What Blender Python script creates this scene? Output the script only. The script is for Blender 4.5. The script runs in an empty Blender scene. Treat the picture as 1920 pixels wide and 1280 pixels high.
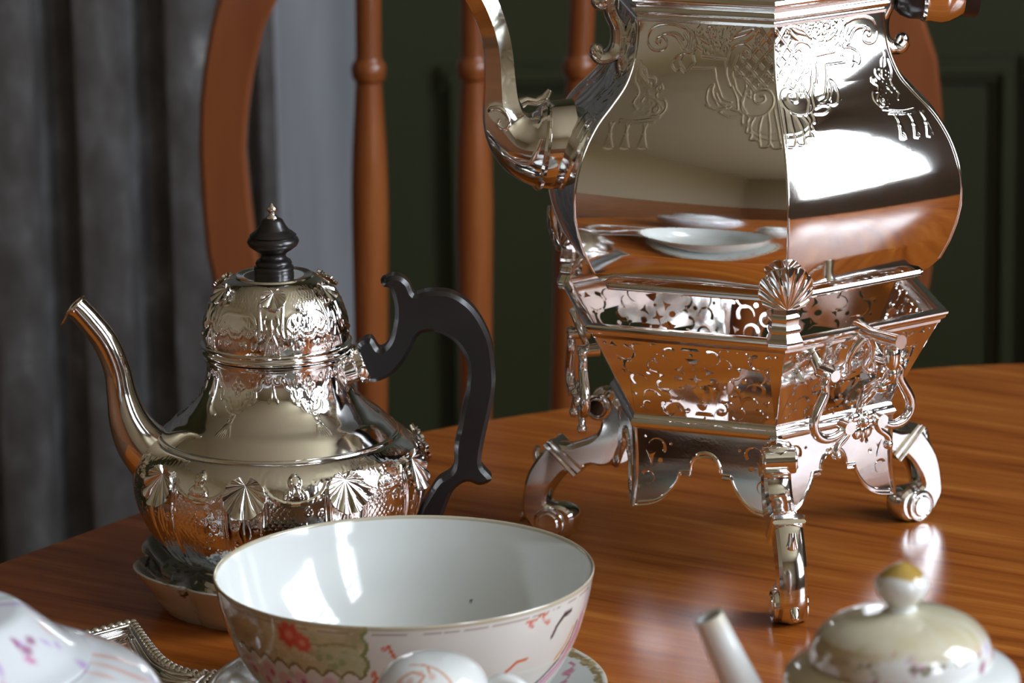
import bpy, math, random
import numpy as np
from mathutils import Vector, Matrix, geometry
random.seed(7); np.random.seed(7)
S = bpy.context.scene; COL = S.collection
T0 = 0.75                      # table top above the floor
R_ = math.radians
PI = math.pi

# ------------------------------------------------------------------ camera
PITCH, FPX, CAMH, ROLL = R_(13.8), 7500.0, 0.60, R_(1.0)
cd = bpy.data.cameras.new('camera'); cam = bpy.data.objects.new('camera', cd); COL.objects.link(cam)
cd.sensor_fit = 'HORIZONTAL'; cd.sensor_width = 36.0; cd.lens = FPX/1920*36.0
cd.clip_start = 0.02; cd.clip_end = 60
cam.matrix_world = Matrix.Translation((0, 0, T0+CAMH)) @ Matrix.Rotation(PI/2-PITCH, 4, 'X') @ Matrix.Rotation(-ROLL, 4, 'Z')
cd.dof.use_dof = True; cd.dof.focus_distance = 1.93; cd.dof.aperture_fstop = 14
S.camera = cam
# ------------------------------------------------------------------ view, world, light
S.view_settings.view_transform = 'Standard'; S.view_settings.look = 'None'
S.view_settings.gamma = 1.0; S.view_settings.use_curve_mapping = False
S.view_settings.exposure = 1.15
try:
    S.cycles.max_bounces = 10; S.cycles.diffuse_bounces = 4; S.cycles.glossy_bounces = 8
    S.cycles.caustics_reflective = False; S.cycles.caustics_refractive = False
    S.cycles.sample_clamp_indirect = 6.0; S.cycles.use_denoising = True
except Exception: pass
W = bpy.data.worlds.new('sky'); S.world = W; W.use_nodes = True
nt = W.node_tree; bg = nt.nodes['Background']; bg.inputs['Strength'].default_value = 7.5
tc = nt.nodes.new('ShaderNodeTexCoord'); sx = nt.nodes.new('ShaderNodeSeparateXYZ'); rp = nt.nodes.new('ShaderNodeValToRGB')
nt.links.new(tc.outputs['Generated'], sx.inputs[0]); nt.links.new(sx.outputs['Z'], rp.inputs[0]); nt.links.new(rp.outputs[0], bg.inputs['Color'])
rp.color_ramp.elements[0].position = 0.0; rp.color_ramp.elements[0].color = (0.34, 0.34, 0.27, 1)
rp.color_ramp.elements[1].position = 0.16; rp.color_ramp.elements[1].color = (0.86, 0.94, 1.06, 1)
e = rp.color_ramp.elements.new(0.05); e.color = (0.42, 0.46, 0.26, 1)
WINX = 1.85
WINDOWS = [(0.75, 1.95, 1.12, 3.10), (-1.30, -0.10, 1.12, 3.10)]     # y0, y1, z0, z1
for y0, y1, z0, z1 in WINDOWS:                                       # portals: guide sky light through the real openings
    ld = bpy.data.lights.new('window_portal', 'AREA'); ld.shape = 'RECTANGLE'; ld.size = z1-z0; ld.size_y = y1-y0
    ld.cycles.is_portal = True
    lo = bpy.data.objects.new('window_portal', ld); COL.objects.link(lo)
    lo.location = (WINX+0.06, (y0+y1)/2, (z0+z1)/2); lo.rotation_euler = (0, PI/2, 0)

# ------------------------------------------------------------------ helpers
def nodes(m): return m.node_tree.nodes, m.node_tree.links
def mat(name, col=(.8,.8,.8), rough=.5, metal=0., coat=0., spec=.5, noise=None, bump=None, attr=None, ramp=None):
    """principled material; noise=(scale, amount) varies value; bump=(scale, strength, dist); ramp=(scale3, [(pos,col)..])"""
    m = bpy.data.materials.new(name); m.use_nodes = True; N, L = nodes(m); b = N['Principled BSDF']
    b.inputs['Base Color'].default_value = (*col, 1); b.inputs['Roughness'].default_value = rough
    b.inputs['Metallic'].default_value = metal; b.inputs['Coat Weight'].default_value = coat
    b.inputs['Coat Roughness'].default_value = .08; b.inputs['Specular IOR Level'].default_value = spec
    t = N.new('ShaderNodeTexCoord')
    src = None
    if attr:
        a = N.new('ShaderNodeAttribute'); a.attribute_name = attr; src = a.outputs['Color']
    if ramp:
        mp = N.new('ShaderNodeMapping'); mp.inputs['Scale'].default_value = ramp[0]; n = N.new('ShaderNodeTexNoise')
        n.inputs['Scale'].default_value = 1; n.inputs['Detail'].default_value = 6; n.inputs['Roughness'].default_value = .62
        if len(ramp) > 2: mp.inputs['Rotation'].default_value = ramp[2]
        r = N.new('ShaderNodeValToRGB'); L.new(t.outputs['Object'], mp.inputs[0]); L.new(mp.outputs[0], n.inputs['Vector']); L.new(n.outputs['Fac'], r.inputs[0])
        el = r.color_ramp.elements; el[0].position = ramp[1][0][0]; el[0].color = (*ramp[1][0][1], 1); el[1].position = ramp[1][-1][0]; el[1].color = (*ramp[1][-1][1], 1)
        for pz, c in ramp[1][1:-1]: q = el.new(pz); q.color = (*c, 1)
        src = r.outputs[0]
    if src is not None: L.new(src, b.inputs['Base Color'])
    if noise:
        n = N.new('ShaderNodeTexNoise'); n.inputs['Scale'].default_value = noise[0]; n.inputs['Detail'].default_value = 5
        L.new(t.outputs['Object'], n.inputs['Vector']); mr = N.new('ShaderNodeMapRange')
        mr.inputs[3].default_value = rough-noise[1]; mr.inputs[4].default_value = rough+noise[1]
        L.new(n.outputs['Fac'], mr.inputs[0]); L.new(mr.outputs[0], b.inputs['Roughness'])
    if bump:
        n = N.new('ShaderNodeTexNoise'); n.inputs['Scale'].default_value = bump[0]; n.inputs['Detail'].default_value = 3
        bm = N.new('ShaderNodeBump'); bm.inputs['Strength'].default_value = bump[1]; bm.inputs['Distance'].default_value = bump[2]
        L.new(t.outputs['Object'], n.inputs['Vector']); L.new(n.outputs['Fac'], bm.inputs['Height']); L.new(bm.outputs[0], b.inputs['Normal'])
    return m

def obj(name, me, m=None, parent=None, loc=(0,0,0), rotz=0., angle=35):
    if m is not None and not me.materials: me.materials.append(m)
    o = bpy.data.objects.new(name, me); COL.objects.link(o)
    o.location = loc; o.rotation_euler = (0, 0, rotz)
    if parent is not None: o.parent = parent
    return o
def finish(me, angle=35, smooth=True):
    if smooth:
        me.polygons.foreach_set('use_smooth', [True]*len(me.polygons)); 
        if angle < 179: me.set_sharp_from_angle(angle=R_(angle))
    me.update(); return me
def mesh(name, V, Fc, angle=35, smooth=True):
    me = bpy.data.meshes.new(name); me.from_pydata([tuple(v) for v in V], [], Fc); me.validate(); return finish(me, angle, smooth)
def gridmesh(name, A, wrap=False, angle=35, flip=False):
    """A: (rows, cols, 3) numpy"""
    r, c, _ = A.shape; me = bpy.data.meshes.new(name)
    i = np.arange(r-1)[:, None]; j = np.arange(c if wrap else c-1)[None, :]; jn = (j+1) % c
    a = i*c+j; b = i*c+jn; d = (i+1)*c+jn; e2 = (i+1)*c+j
    q = np.stack([a, b, d, e2], -1).reshape(-1, 4)
    if flip: q = q[:, ::-1]
    n = len(q); me.vertices.add(r*c); me.vertices.foreach_set('co', A.reshape(-1).astype(np.float32))
    me.loops.add(n*4); me.loops.foreach_set('vertex_index', q.reshape(-1).astype(np.int32))
    me.polygons.add(n); me.polygons.foreach_set('loop_start', np.arange(0, n*4, 4, dtype=np.int32))
    try: me.polygons.foreach_set('loop_total', np.full(n, 4, np.int32))
    except Exception: pass
    me.update(calc_edges=True); return finish(me, angle)
def join(parts, name):
    """join [(V,F)] lists"""
    V, Fc = [], []
    for v, f in parts:
        o = len(V); V += [tuple(x) for x in v]; Fc += [tuple(i+o for i in q) for q in f]
    return mesh(name, V, Fc)
def joinmeshes(mes, name, angle=35):
    V, Fc = [], []
    for m_ in mes:
        o = len(V); V += [tuple(v.co) for v in m_.vertices]; Fc += [tuple(i+o for i in p.vertices) for p in m_.polygons]
    return mesh(name, V, Fc, angle)
def catmull(P, n=6, closed=False):
    P = [np.array(p, float) for p in P]; N_ = len(P); out = []
    rng = range(N_ if closed else N_-1)
    for i in rng:
        if closed: a, b, c, d = P[i-1], P[i], P[(i+1) % N_], P[(i+2) % N_]
        else: a, b, c, d = P[max(i-1,0)], P[i], P[i+1], P[min(i+2,N_-1)]
        for k in range(n):
            t = k/n; out.append(.5*((2*b)+(-a+c)*t+(2*a-5*b+4*c-d)*t*t+(-a+3*b-3*c+d)*t**3))
    if not closed: out.append(P[-1])
    return out
def resample(prof, step):
    """densify a polyline of (r,z) linearly, keeps corners"""
    out = [prof[0]]
    for a, b in zip(prof[:-1], prof[1:]):
        a, b = np.array(a, float), np.array(b, float); n = max(1, int(np.linalg.norm(b-a)/step))
        out += [a+(b-a)*k/n for k in range(1, n+1)]
    return np.array(out, float)
def lathe(name, prof, seg=96, angle=40, disp=None):
    P = np.array(prof, float); th = np.linspace(0, 2*PI, seg, endpoint=False)
    Rr = np.repeat(P[:, 0:1], seg, 1)
    Z = np.repeat(P[:, 1:2], seg, 1)
    if disp is not None:
        d = np.gradient(P, axis=0); n = np.stack([-d[:, 1], d[:, 0]], 1); n /= (np.linalg.norm(n, axis=1, keepdims=True)+1e-12)
        if n[len(n)//2, 0] < 0: n = -n
        Rr = Rr+n[:, 0:1]*disp; Z = Z+n[:, 1:2]*disp
    A = np.stack([Rr*np.sin(th), -Rr*np.cos(th), Z], -1)
    up = P[-1, 1] > P[0, 1]
    return gridmesh(name, A, True, angle, flip=not up)
def box(cx, cy, cz, sx, sy, sz):
    V = [(cx+sx*i/2, cy+sy*j/2, cz+sz*k/2) for i in (-1,1) for j in (-1,1) for k in (-1,1)]
    return V, [(0,1,3,2),(4,6,7,5),(0,4,5,1),(2,3,7,6),(0,2,6,4),(1,5,7,3)]
def tube(P, rad, seg=10, closed=False, flat=1.0, up=(0,0,1), cap=True):
    """sweep an ellipse; returns V,F. rad scalar or list; flat scales the binormal axis"""
    P = [Vector(p) for p in P]; n = len(P); V, Fc = [], []; up = Vector(up)
    if not hasattr(rad, '__len__'): rad = [rad]*n
    prev = None
    for i, p in enumerate(P):
        t = (P[(i+1) % n]-P[i-1]) if closed else (P[min(i+1,n-1)]-P[max(i-1,0)])
        t.normalize()
        if prev is None:
            a = up.cross(t)
            if a.length < .2: a = Vector((1,0,0)).cross(t)
        else: a = prev-t*prev.dot(t)
        a.normalize(); prev = a; b = t.cross(a)
        for k in range(seg):
            w = 2*PI*k/seg; V.append(p+a*math.cos(w)*rad[i]+b*math.sin(w)*rad[i]*flat)
    m_ = n if closed else n-1
    for i in range(m_):
        for k in range(seg):
            a0 = i*seg+k; a1 = i*seg+(k+1) % seg; b0 = ((i+1) % n)*seg+k; b1 = ((i+1) % n)*seg+(k+1) % seg
            Fc.append((a0, a1, b1, b0))
    if cap and not closed:
        Fc.append(tuple(range(seg-1, -1, -1))); Fc.append(tuple((n-1)*seg+k for k in range(seg)))
    return V, Fc
def sphere(c, r, seg=16, rings=10, sc=(1,1,1)):
    V, Fc = [], []
    V.append((c[0], c[1], c[2]-r*sc[2]))
    for i in range(1, rings):
        ph = -PI/2+PI*i/rings
        for k in range(seg):
            w = 2*PI*k/seg; V.append((c[0]+r*sc[0]*math.cos(ph)*math.cos(w), c[1]+r*sc[1]*math.cos(ph)*math.sin(w), c[2]+r*sc[2]*math.sin(ph)))
    V.append((c[0], c[1], c[2]+r*sc[2])); top = len(V)-1
    for k in range(seg): Fc.append((0, 1+(k+1) % seg, 1+k)); Fc.append((top, top-seg+k, top-seg+(k+1) % seg))
    for i in range(rings-2):
        for k in range(seg):
            a0 = 1+i*seg+k; a1 = 1+i*seg+(k+1) % seg; Fc.append((a0, a1, a1+seg, a0+seg))
    return V, Fc
def slab(out, half, bev, mp, ridge=0.0):
    """closed 2D outline -> bevelled slab. mp(x,y,w)->3D"""
    P = [np.array(p, float) for p in out]; n = len(P)
    area = sum(P[i][0]*P[(i+1)%n][1]-P[(i+1)%n][0]*P[i][1] for i in range(n))
    if area < 0: P = P[::-1]
    nr = []
    for i in range(n):
        t = P[(i+1) % n]-P[i-1]; t /= (np.linalg.norm(t)+1e-12); nr.append(np.array([t[1], -t[0]]))
    layers = [(-half, -bev), (-half+bev, 0), (0, ridge), (half-bev, 0), (half, -bev)]
    V, Fc = [], []
    for w, off in layers: V += [mp(*(P[i]+nr[i]*off), w) for i in range(n)]
    for l in range(len(layers)-1):
        for i in range(n): Fc.append((l*n+i, l*n+(i+1) % n, (l+1)*n+(i+1) % n, (l+1)*n+i))
    cap = [P[i]-nr[i]*bev for i in range(n)]
    tri = geometry.tessellate_polygon([[Vector((c[0], c[1], 0)) for c in cap]])
    for a, b, c in tri:
        s = (cap[b][0]-cap[a][0])*(cap[c][1]-cap[a][1])-(cap[c][0]-cap[a][0])*(cap[b][1]-cap[a][1])
        if s < 0: a, c = c, a
        o = 4*n; Fc.append((a+o, b+o, c+o)); Fc.append((c, b, a))
    return V, Fc
def empty(name, loc, label, cat, group=None, rotz=0.):
    o = bpy.data.objects.new(name, None); COL.objects.link(o); o.location = loc; o.rotation_euler = (0, 0, rotz)
    o.empty_display_size = .05; return tag(o, label, cat, group)
def tag(o, label, cat, group=None):
    o['label'] = label; o['category'] = cat
    if group: o['group'] = group
    return o
def struct(o): o['kind'] = 'structure'; return o

# value noise
_G = np.random.RandomState(3).rand(64, 64)
def vnoise(x, y, per=None):
    xi = np.floor(x).astype(int); yi = np.floor(y).astype(int); fx = x-xi; fy = y-yi
    fx = fx*fx*(3-2*fx); fy = fy*fy*(3-2*fy)
    g = lambda a, b: _G[a % 64, b % 64]
    return (g(xi,yi)*(1-fx)+g(xi+1,yi)*fx)*(1-fy)+(g(xi,yi+1)*(1-fx)+g(xi+1,yi+1)*fx)*fy
def fbm(x, y): return .55*vnoise(x, y)+.3*vnoise(x*2.1+7, y*2.1+3)+.15*vnoise(x*4.3+1, y*4.3+9)
class Field:
    """regular relief field over a rectangle; strokes are chased lines"""
    def __init__(s, x0, x1, nx, y0, y1, ny):
        s.x = np.linspace(x0, x1, nx); s.y = np.linspace(y0, y1, ny); s.H = np.zeros((ny, nx))
    def dist(s, pts, reach):
        D = np.full(s.H.shape, 1e9)
        for (ax, ay), (bx, by) in zip(pts[:-1], pts[1:]):
            i0, i1 = np.searchsorted(s.x, [min(ax,bx)-reach, max(ax,bx)+reach]); j0, j1 = np.searchsorted(s.y, [min(ay,by)-reach, max(ay,by)+reach])
            if i0 >= i1 or j0 >= j1: continue
            X, Y = np.meshgrid(s.x[i0:i1], s.y[j0:j1]); dx, dy = bx-ax, by-ay; l2 = dx*dx+dy*dy+1e-12
            t = np.clip(((X-ax)*dx+(Y-ay)*dy)/l2, 0, 1); d = np.hypot(X-ax-t*dx, Y-ay-t*dy)
            D[j0:j1, i0:i1] = np.minimum(D[j0:j1, i0:i1], d)
        return D
    def stroke(s, pts, w, h, smooth=True, closed=False):
        pts = [tuple(p) for p in pts]
        if closed: pts = pts+[pts[0]]
        if smooth and len(pts) > 2: pts = [tuple(p) for p in catmull(pts, 5)]
        d = s.dist(pts, w*3.2); g = h*np.exp(-(d/w)**2)
        s.H = np.maximum(s.H, g) if h > 0 else np.minimum(s.H, g)
    def blob(s, x, y, r, h, ry=None):
        X, Y = np.meshgrid(s.x, s.y); q = 1-((X-x)/r)**2-((Y-y)/(ry or r))**2
        s.H = np.maximum(s.H, h*np.sqrt(np.clip(q, 0, 1)))
    def mask(s, poly):
        X, Y = np.meshgrid(s.x, s.y); m_ = np.zeros(X.shape, bool); n = len(poly)
        for i in range(n):
            (ax, ay), (bx, by) = poly[i], poly[(i+1) % n]
            if ay == by: continue
            c = ((ay > Y) != (by > Y)) & (X < (bx-ax)*(Y-ay)/(by-ay)+ax); m_ ^= c
        return m_
    def texture(s, mask, amp, cell):
        X, Y = np.meshgrid(s.x, s.y); s.H = s.H+np.where(mask, amp*(vnoise(X/cell, Y/cell)-.5), 0)
def spiral(cx, cy, r, turns=1.4, a0=0, d=1, n=26):
    return [(cx+r*(1-.88*t/n)*math.cos(a0+d*2*PI*turns*t/n), cy+r*(1-.88*t/n)*math.sin(a0+d*2*PI*turns*t/n)) for t in range(n+1)]
def arc(cx, cy, r, a, b, n=10, ry=None): return [(cx+r*math.cos(R_(a+(b-a)*i/n)), cy+(ry or r)*math.sin(R_(a+(b-a)*i/n))) for i in range(n+1)]

# ------------------------------------------------------------------ materials
M = {}
M['silver'] = mat('polished_silver', (.915,.905,.885), .075, 1, noise=(60,.035), bump=(700,.018,.0004))
M['chased'] = mat('chased_silver', (.89,.875,.85), .10, 1, noise=(120,.05))
M['ebony'] = mat('ebony', (.013,.011,.011), .30, 0, coat=.25, bump=(260,.05,.0005))
M['porcelain'] = mat('white_porcelain', (.78,.80,.78), .10, 0, coat=.6)
M['painted'] = mat('painted_porcelain', (.8,.8,.8), .10, 0, coat=.6, attr='Col')
M['shaded'] = M['painted']
def wood(name, scale, cols, rough, coat, rot=(0,0,0)):
    m = mat(name, (.4,.15,.05), rough, 0, coat, ramp=(scale, cols, rot), noise=(14,.05)); return m
M['table'] = wood('mahogany_top', (6, 110, 6), [(.30,(.19,.042,.006)), (.44,(.33,.086,.012)), (.56,(.40,.115,.017)), (.74,(.56,.20,.036))], .24, .0, (0,0,R_(-22)))
for n_ in M['table'].node_tree.nodes:
    if n_.type == 'MAPPING': n_.vector_type = 'TEXTURE'; n_.inputs['Scale'].default_value = (1/5, 1/75, 1/6); n_.inputs['Rotation'].default_value = (0, 0, R_(-33))
    if n_.type == 'TEX_NOISE' and n_.inputs['Scale'].default_value == 1: n_.inputs['Distortion'].default_value = .35
M['table'].node_tree.nodes['Principled BSDF'].inputs['Specular IOR Level'].default_value = .26
M['chair'] = wood('chair_wood', (30, 30, 3), [(.3,(.15,.040,.010)), (.55,(.28,.080,.020)), (.75,(.40,.135,.035))], .30, .5)
M['stile'] = wood('chair_stile_wood', (20, 20, 3), [(.3,(.19,.052,.017)), (.7,(.30,.092,.029))], .33, .35)
M['stone'] = mat('grey_stone', (.2,.2,.2), .34, 0, .35, ramp=((34,34,16), [(.28,(.080,.074,.070)), (.50,(.145,.141,.140)), (.64,(.215,.22,.23)), (.74,(.48,.49,.48))]), bump=(30,.25,.004))
M['stone_lit'] = mat('grey_stone_lit', (.2,.2,.2), .35, 0, .3, ramp=((30,30,3), [(.3,(.25,.265,.28)), (.6,(.33,.345,.365)), (.8,(.40,.42,.44))]), bump=(18,.1,.003))  # paler copy of the stone; window light is put into its colour
M['green'] = mat('green_panelling', (.040,.046,.017), .42, 0, .1, noise=(3,.05))
M['cream'] = mat('cream_plaster', (.33,.26,.18), .8)
M['ceil'] = mat('ceiling_plaster', (.74,.70,.63), .9)
M['pier'] = mat('window_wall_plaster', (.34,.31,.32), .8)
M['dado'] = wood('added_dado', (6,6,30), [(.3,(.16,.06,.022)), (.7,(.28,.12,.05))], .4, .2)
M['floor'] = wood('floor_boards', (3,40,3), [(.3,(.12,.055,.025)), (.7,(.25,.13,.06))], .4, .2)
M['white'] = mat('window_paint', (.75,.75,.72), .4)
g = bpy.data.materials.new('window_glass'); g.use_nodes = True; N, L = nodes(g); N.remove(N['Principled BSDF'])
tr = N.new('ShaderNodeBsdfTransparent'); gl = N.new('ShaderNodeBsdfGlossy'); gl.inputs['Roughness'].default_value = .02; mx = N.new('ShaderNodeMixShader'); mx.inputs[0].default_value = .06
L.new(tr.outputs[0], mx.inputs[1]); L.new(gl.outputs[0], mx.inputs[2]); L.new(mx.outputs[0], N['Material Output'].inputs[0]); M['glass'] = g

# ------------------------------------------------------------------ room
XL, YF, YB, ZC = -2.6, -2.4, 3.6, 3.3
def slabbox(name, cx, cy, cz, sx_, sy_, sz_, m): return struct(obj(name, join([box(0,0,0,sx_,sy_,sz_)], name), m, None, (cx,cy,cz)))
slabbox('floor', (XL+WINX)/2, (YF+YB)/2, -.05, WINX-XL+.4, YB-YF+.4, .1, M['floor'])
slabbox('ceiling', (XL+WINX)/2, (YF+YB)/2, ZC+.05, WINX-XL+.4, YB-YF+.4, .1, M['ceil'])
slabbox('wall_back', (XL+WINX)/2, YB+.05, ZC/2, WINX-XL+.2, .1, ZC, M['green'])
slabbox('wall_left', XL-.05, (YF+YB)/2, ZC/2, .1, YB-YF, ZC, M['cream'])
slabbox('wall_front', (XL+WINX)/2, YF-.05, ZC/2, WINX-XL+.2, .1, ZC, M['cream'])
# right wall with two openings
parts = []; ys = [YF]+[v for w in sorted((w[0], w[1]) for w in WINDOWS) for v in w]+[YB]
for a, b in zip(ys[::2], ys[1::2]): parts.append(box(WINX+.09, (a+b)/2, ZC/2, .18, b-a, ZC))
for y0, y1, z0, z1 in WINDOWS:
    parts.append(box(WINX+.09, (y0+y1)/2, z0/2, .18, y1-y0, z0)); parts.append(box(WINX+.09, (y0+y1)/2, (z1+ZC)/2, .18, y1-y0, ZC-z1))
struct(obj('wall_right', join(parts, 'wall_right'), M['pier']))
for k, (y0, y1, z0, z1) in enumerate(WINDOWS):
    w = struct(bpy.data.objects.new('window_%d' % (k+1), None)); COL.objects.link(w); w.location = (WINX+.02, (y0+y1)/2, (z0+z1)/2)
    hy, hz = (y1-y0)/2, (z1-z0)/2
    fr = [box(0,-hy+.03,0,.06,.06,2*hz), box(0,hy-.03,0,.06,.06,2*hz), box(0,0,hz-.03,.06,2*hy,.06), box(0,0,-hz+.03,.06,2*hy,.06), box(0,0,.1,.05,2*hy,.05)]
    fr += [box(0,y,0,.035,.03,2*hz) for y in (-hy/3, hy/3)]+[box(0,0,z,.035,2*hy,.025) for z in (-hz*.5, hz*.52)]
    obj('window_frame', join(fr, 'window_frame'), M['white'], w)
    obj('pane', join([box(.01,0,0,.004,2*hy-.06,2*hz-.06)], 'pane'), M['glass'], w)
# unseen dado on the cream walls, added for brown reflections in the silver
struct(obj('trim_1', join([box(XL+.012,(YF+YB)/2,.5,.024,YB-YF,1.0), box(XL+.03,(YF+YB)/2,1.01,.06,YB-YF,.05)], 'trim'), M['dado']))
struct(obj('trim_2', join([box((XL+WINX)/2,YF+.012,.5,WINX-XL,.024,1.0), box((XL+WINX)/2,YF+.03,1.01,WINX-XL,.06,.05)], 'trim'), M['dado']))
# moulded panel frame on the green wall
def frame_bar(ax, az_, bx, bz, w=.022):
    ax, az_, bx, bz = ax, az_+T0, bx, bz+T0
    if ax == bx: return [box(ax, YB-.003, (az_+bz)/2, w, .006, abs(bz-az_)), box(ax+w*.15, YB-.014, (az_+bz)/2, w*.45, .012, abs(bz-az_)-.005)]
    return [box((ax+bx)/2, YB-.006, az_, abs(bx-ax)+w, .012, w), box((ax+bx)/2, YB-.014, az_+w*.1, abs(bx-ax)+w*.4, .012, w*.45)]
for n_, (x0, x1, zt) in enumerate([(-.050, .452, -.034), (.480, .95, -.034), (-.60,-.16,-.034)]):
    zb = -.66
    pr = frame_bar(x0, zb, x0, zt)+frame_bar(x1, zb, x1, zt)+frame_bar(x0, zt, x1, zt)+frame_bar(x0, zb, x1, zb)
    pr += [box((x0+x1)/2, YB-.003, (zb+zt)/2+T0, x1-x0-.03, .006, zt-zb-.03)]
    struct(obj('trim_%d' % (n_+3), join(pr, 'trim'), M['green']))

# fluted grey stone pilaster on the left
def pilaster():
    t = empty('fluted_pilaster', (-.30, 3.30, 0), 'mottled grey stone pilaster with vertical flutes, left behind the chair', 'pilaster')
    pts = []
    # plan section from left to right: broad fillets parted by deep round flutes
    x = -.62; edge = []
    per, fw = .0765, .037
    fl0 = [-.379+per*k for k in range(-9, 3)]
    edge.append((-1.05, 0))
    for c in fl0:
        a, b = c-.018, c+.018
        edge.append((a-.002, -.001)); edge.append((a, .000))
        for i in range(1, 10):
            w = PI*i/10; edge.append((c-.018*math.cos(w), .030*math.sin(w)))
        edge.append((b, .000)); edge.append((b+.002, -.001))
    edge.append((-.194, 0))
    sec = [(e_[0]+.30, e_[1]) for e_ in edge]
    zz_ = np.linspace(0, 2.6, 14)
    A = np.array([[(p[0]+.0, p[1], z) for p in sec] for z in zz_])
    obj('fluted_shaft', gridmesh('shaft', A, False, 30), M['stone'], t)
    # canted return to the right, its lit tone painted in
    prof = [(-.194,0),(-.188,.004),(-.186,.004),(-.128,.050),(-.124,.060),(-.124,.30)]
    A = np.array([[(p[0]+.30, p[1], z) for p in prof] for z in zz_])
    obj('canted_face', gridmesh('cant', A, False, 30), M['stone_lit'], t)
    obj('plinth', join([box(-.30,.13,.09,1.0,.34,.18)], 'plinth'), M['stone'], t)
    obj('core', join([box(-.285,.17,1.3,.90,.24,2.6)], 'core'), M['stone'], t)
pilaster()

# ------------------------------------------------------------------ table
def table():
    pts = [(-.50,1.55),(-.41,1.76),(-.315,1.92),(-.267,1.987),(-.233,2.034),(-.198,2.082),(-.139,2.155),(-.053,2.232),(.047,2.287),(.14,2.325),(.24,2.357),(.312,2.368),(.45,2.37),
           (.70,2.33),(.95,2.20),(1.12,1.97),(1.18,1.70),(1.14,1.35),(1.0,1.05),(.75,.82),(.40,.70),(0,.68),(-.28,.78),(-.47,.98),(-.54,1.25)]
    out = catmull(pts, 6, True)
    cx, cy = .3, 1.5
    t = empty('dining_table', (cx, cy, 0), 'polished reddish brown wooden table with curved edge under the tea things', 'table')
    n = len(out); V, Fc = [], []
    lay = [(-.004, 0.), (-.001, -.0012), (0, -.004), (0, -.016), (-.003, -.020), (-.012, -.022)]
    C0 = np.array([cx, cy])
    for off, z in lay:
        for p in out:
            d = (p-C0); d = d/np.linalg.norm(d); q = p-C0+d*off; V.append((q[0], q[1], T0+z))
    for l in range(len(lay)-1):
        for i in range(n): Fc.append((l*n+(i+1) % n, l*n+i, (l+1)*n+i, (l+1)*n+(i+1) % n))
    Fc.append(tuple(range(n))[::-1]); Fc.append(tuple((len(lay)-1)*n+i for i in range(n)))
    V = [Vector(v) for v in V]
    me = mesh('top', V, Fc, 30)
    obj('tabletop', me, M['table'], t)
    ap = [p for p in out]; A = np.array([[((p-C0)*.80)[0], ((p-C0)*.80)[1], z] for z in (T0-.105, T0-.0225) for p in ap]).reshape(2, n, 3)
    obj('apron', gridmesh('apron', A, True, 40, flip=True), M['table'], t)
    for sx_, sy_ in ((-.52,-.44),(-.40,.40),(.55,-.44),(.58,.42)):
        pr = [(.0,0),(.014,0),(.017,.01),(.013,.03),(.016,.10),(.024,.40),(.030,.58),(.034,.60),(.034,T0-.0225),(0,T0-.0225)]
        obj('leg', lathe('leg', pr, 20), M['table'], t, (sx_, sy_, 0))
table()

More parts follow.
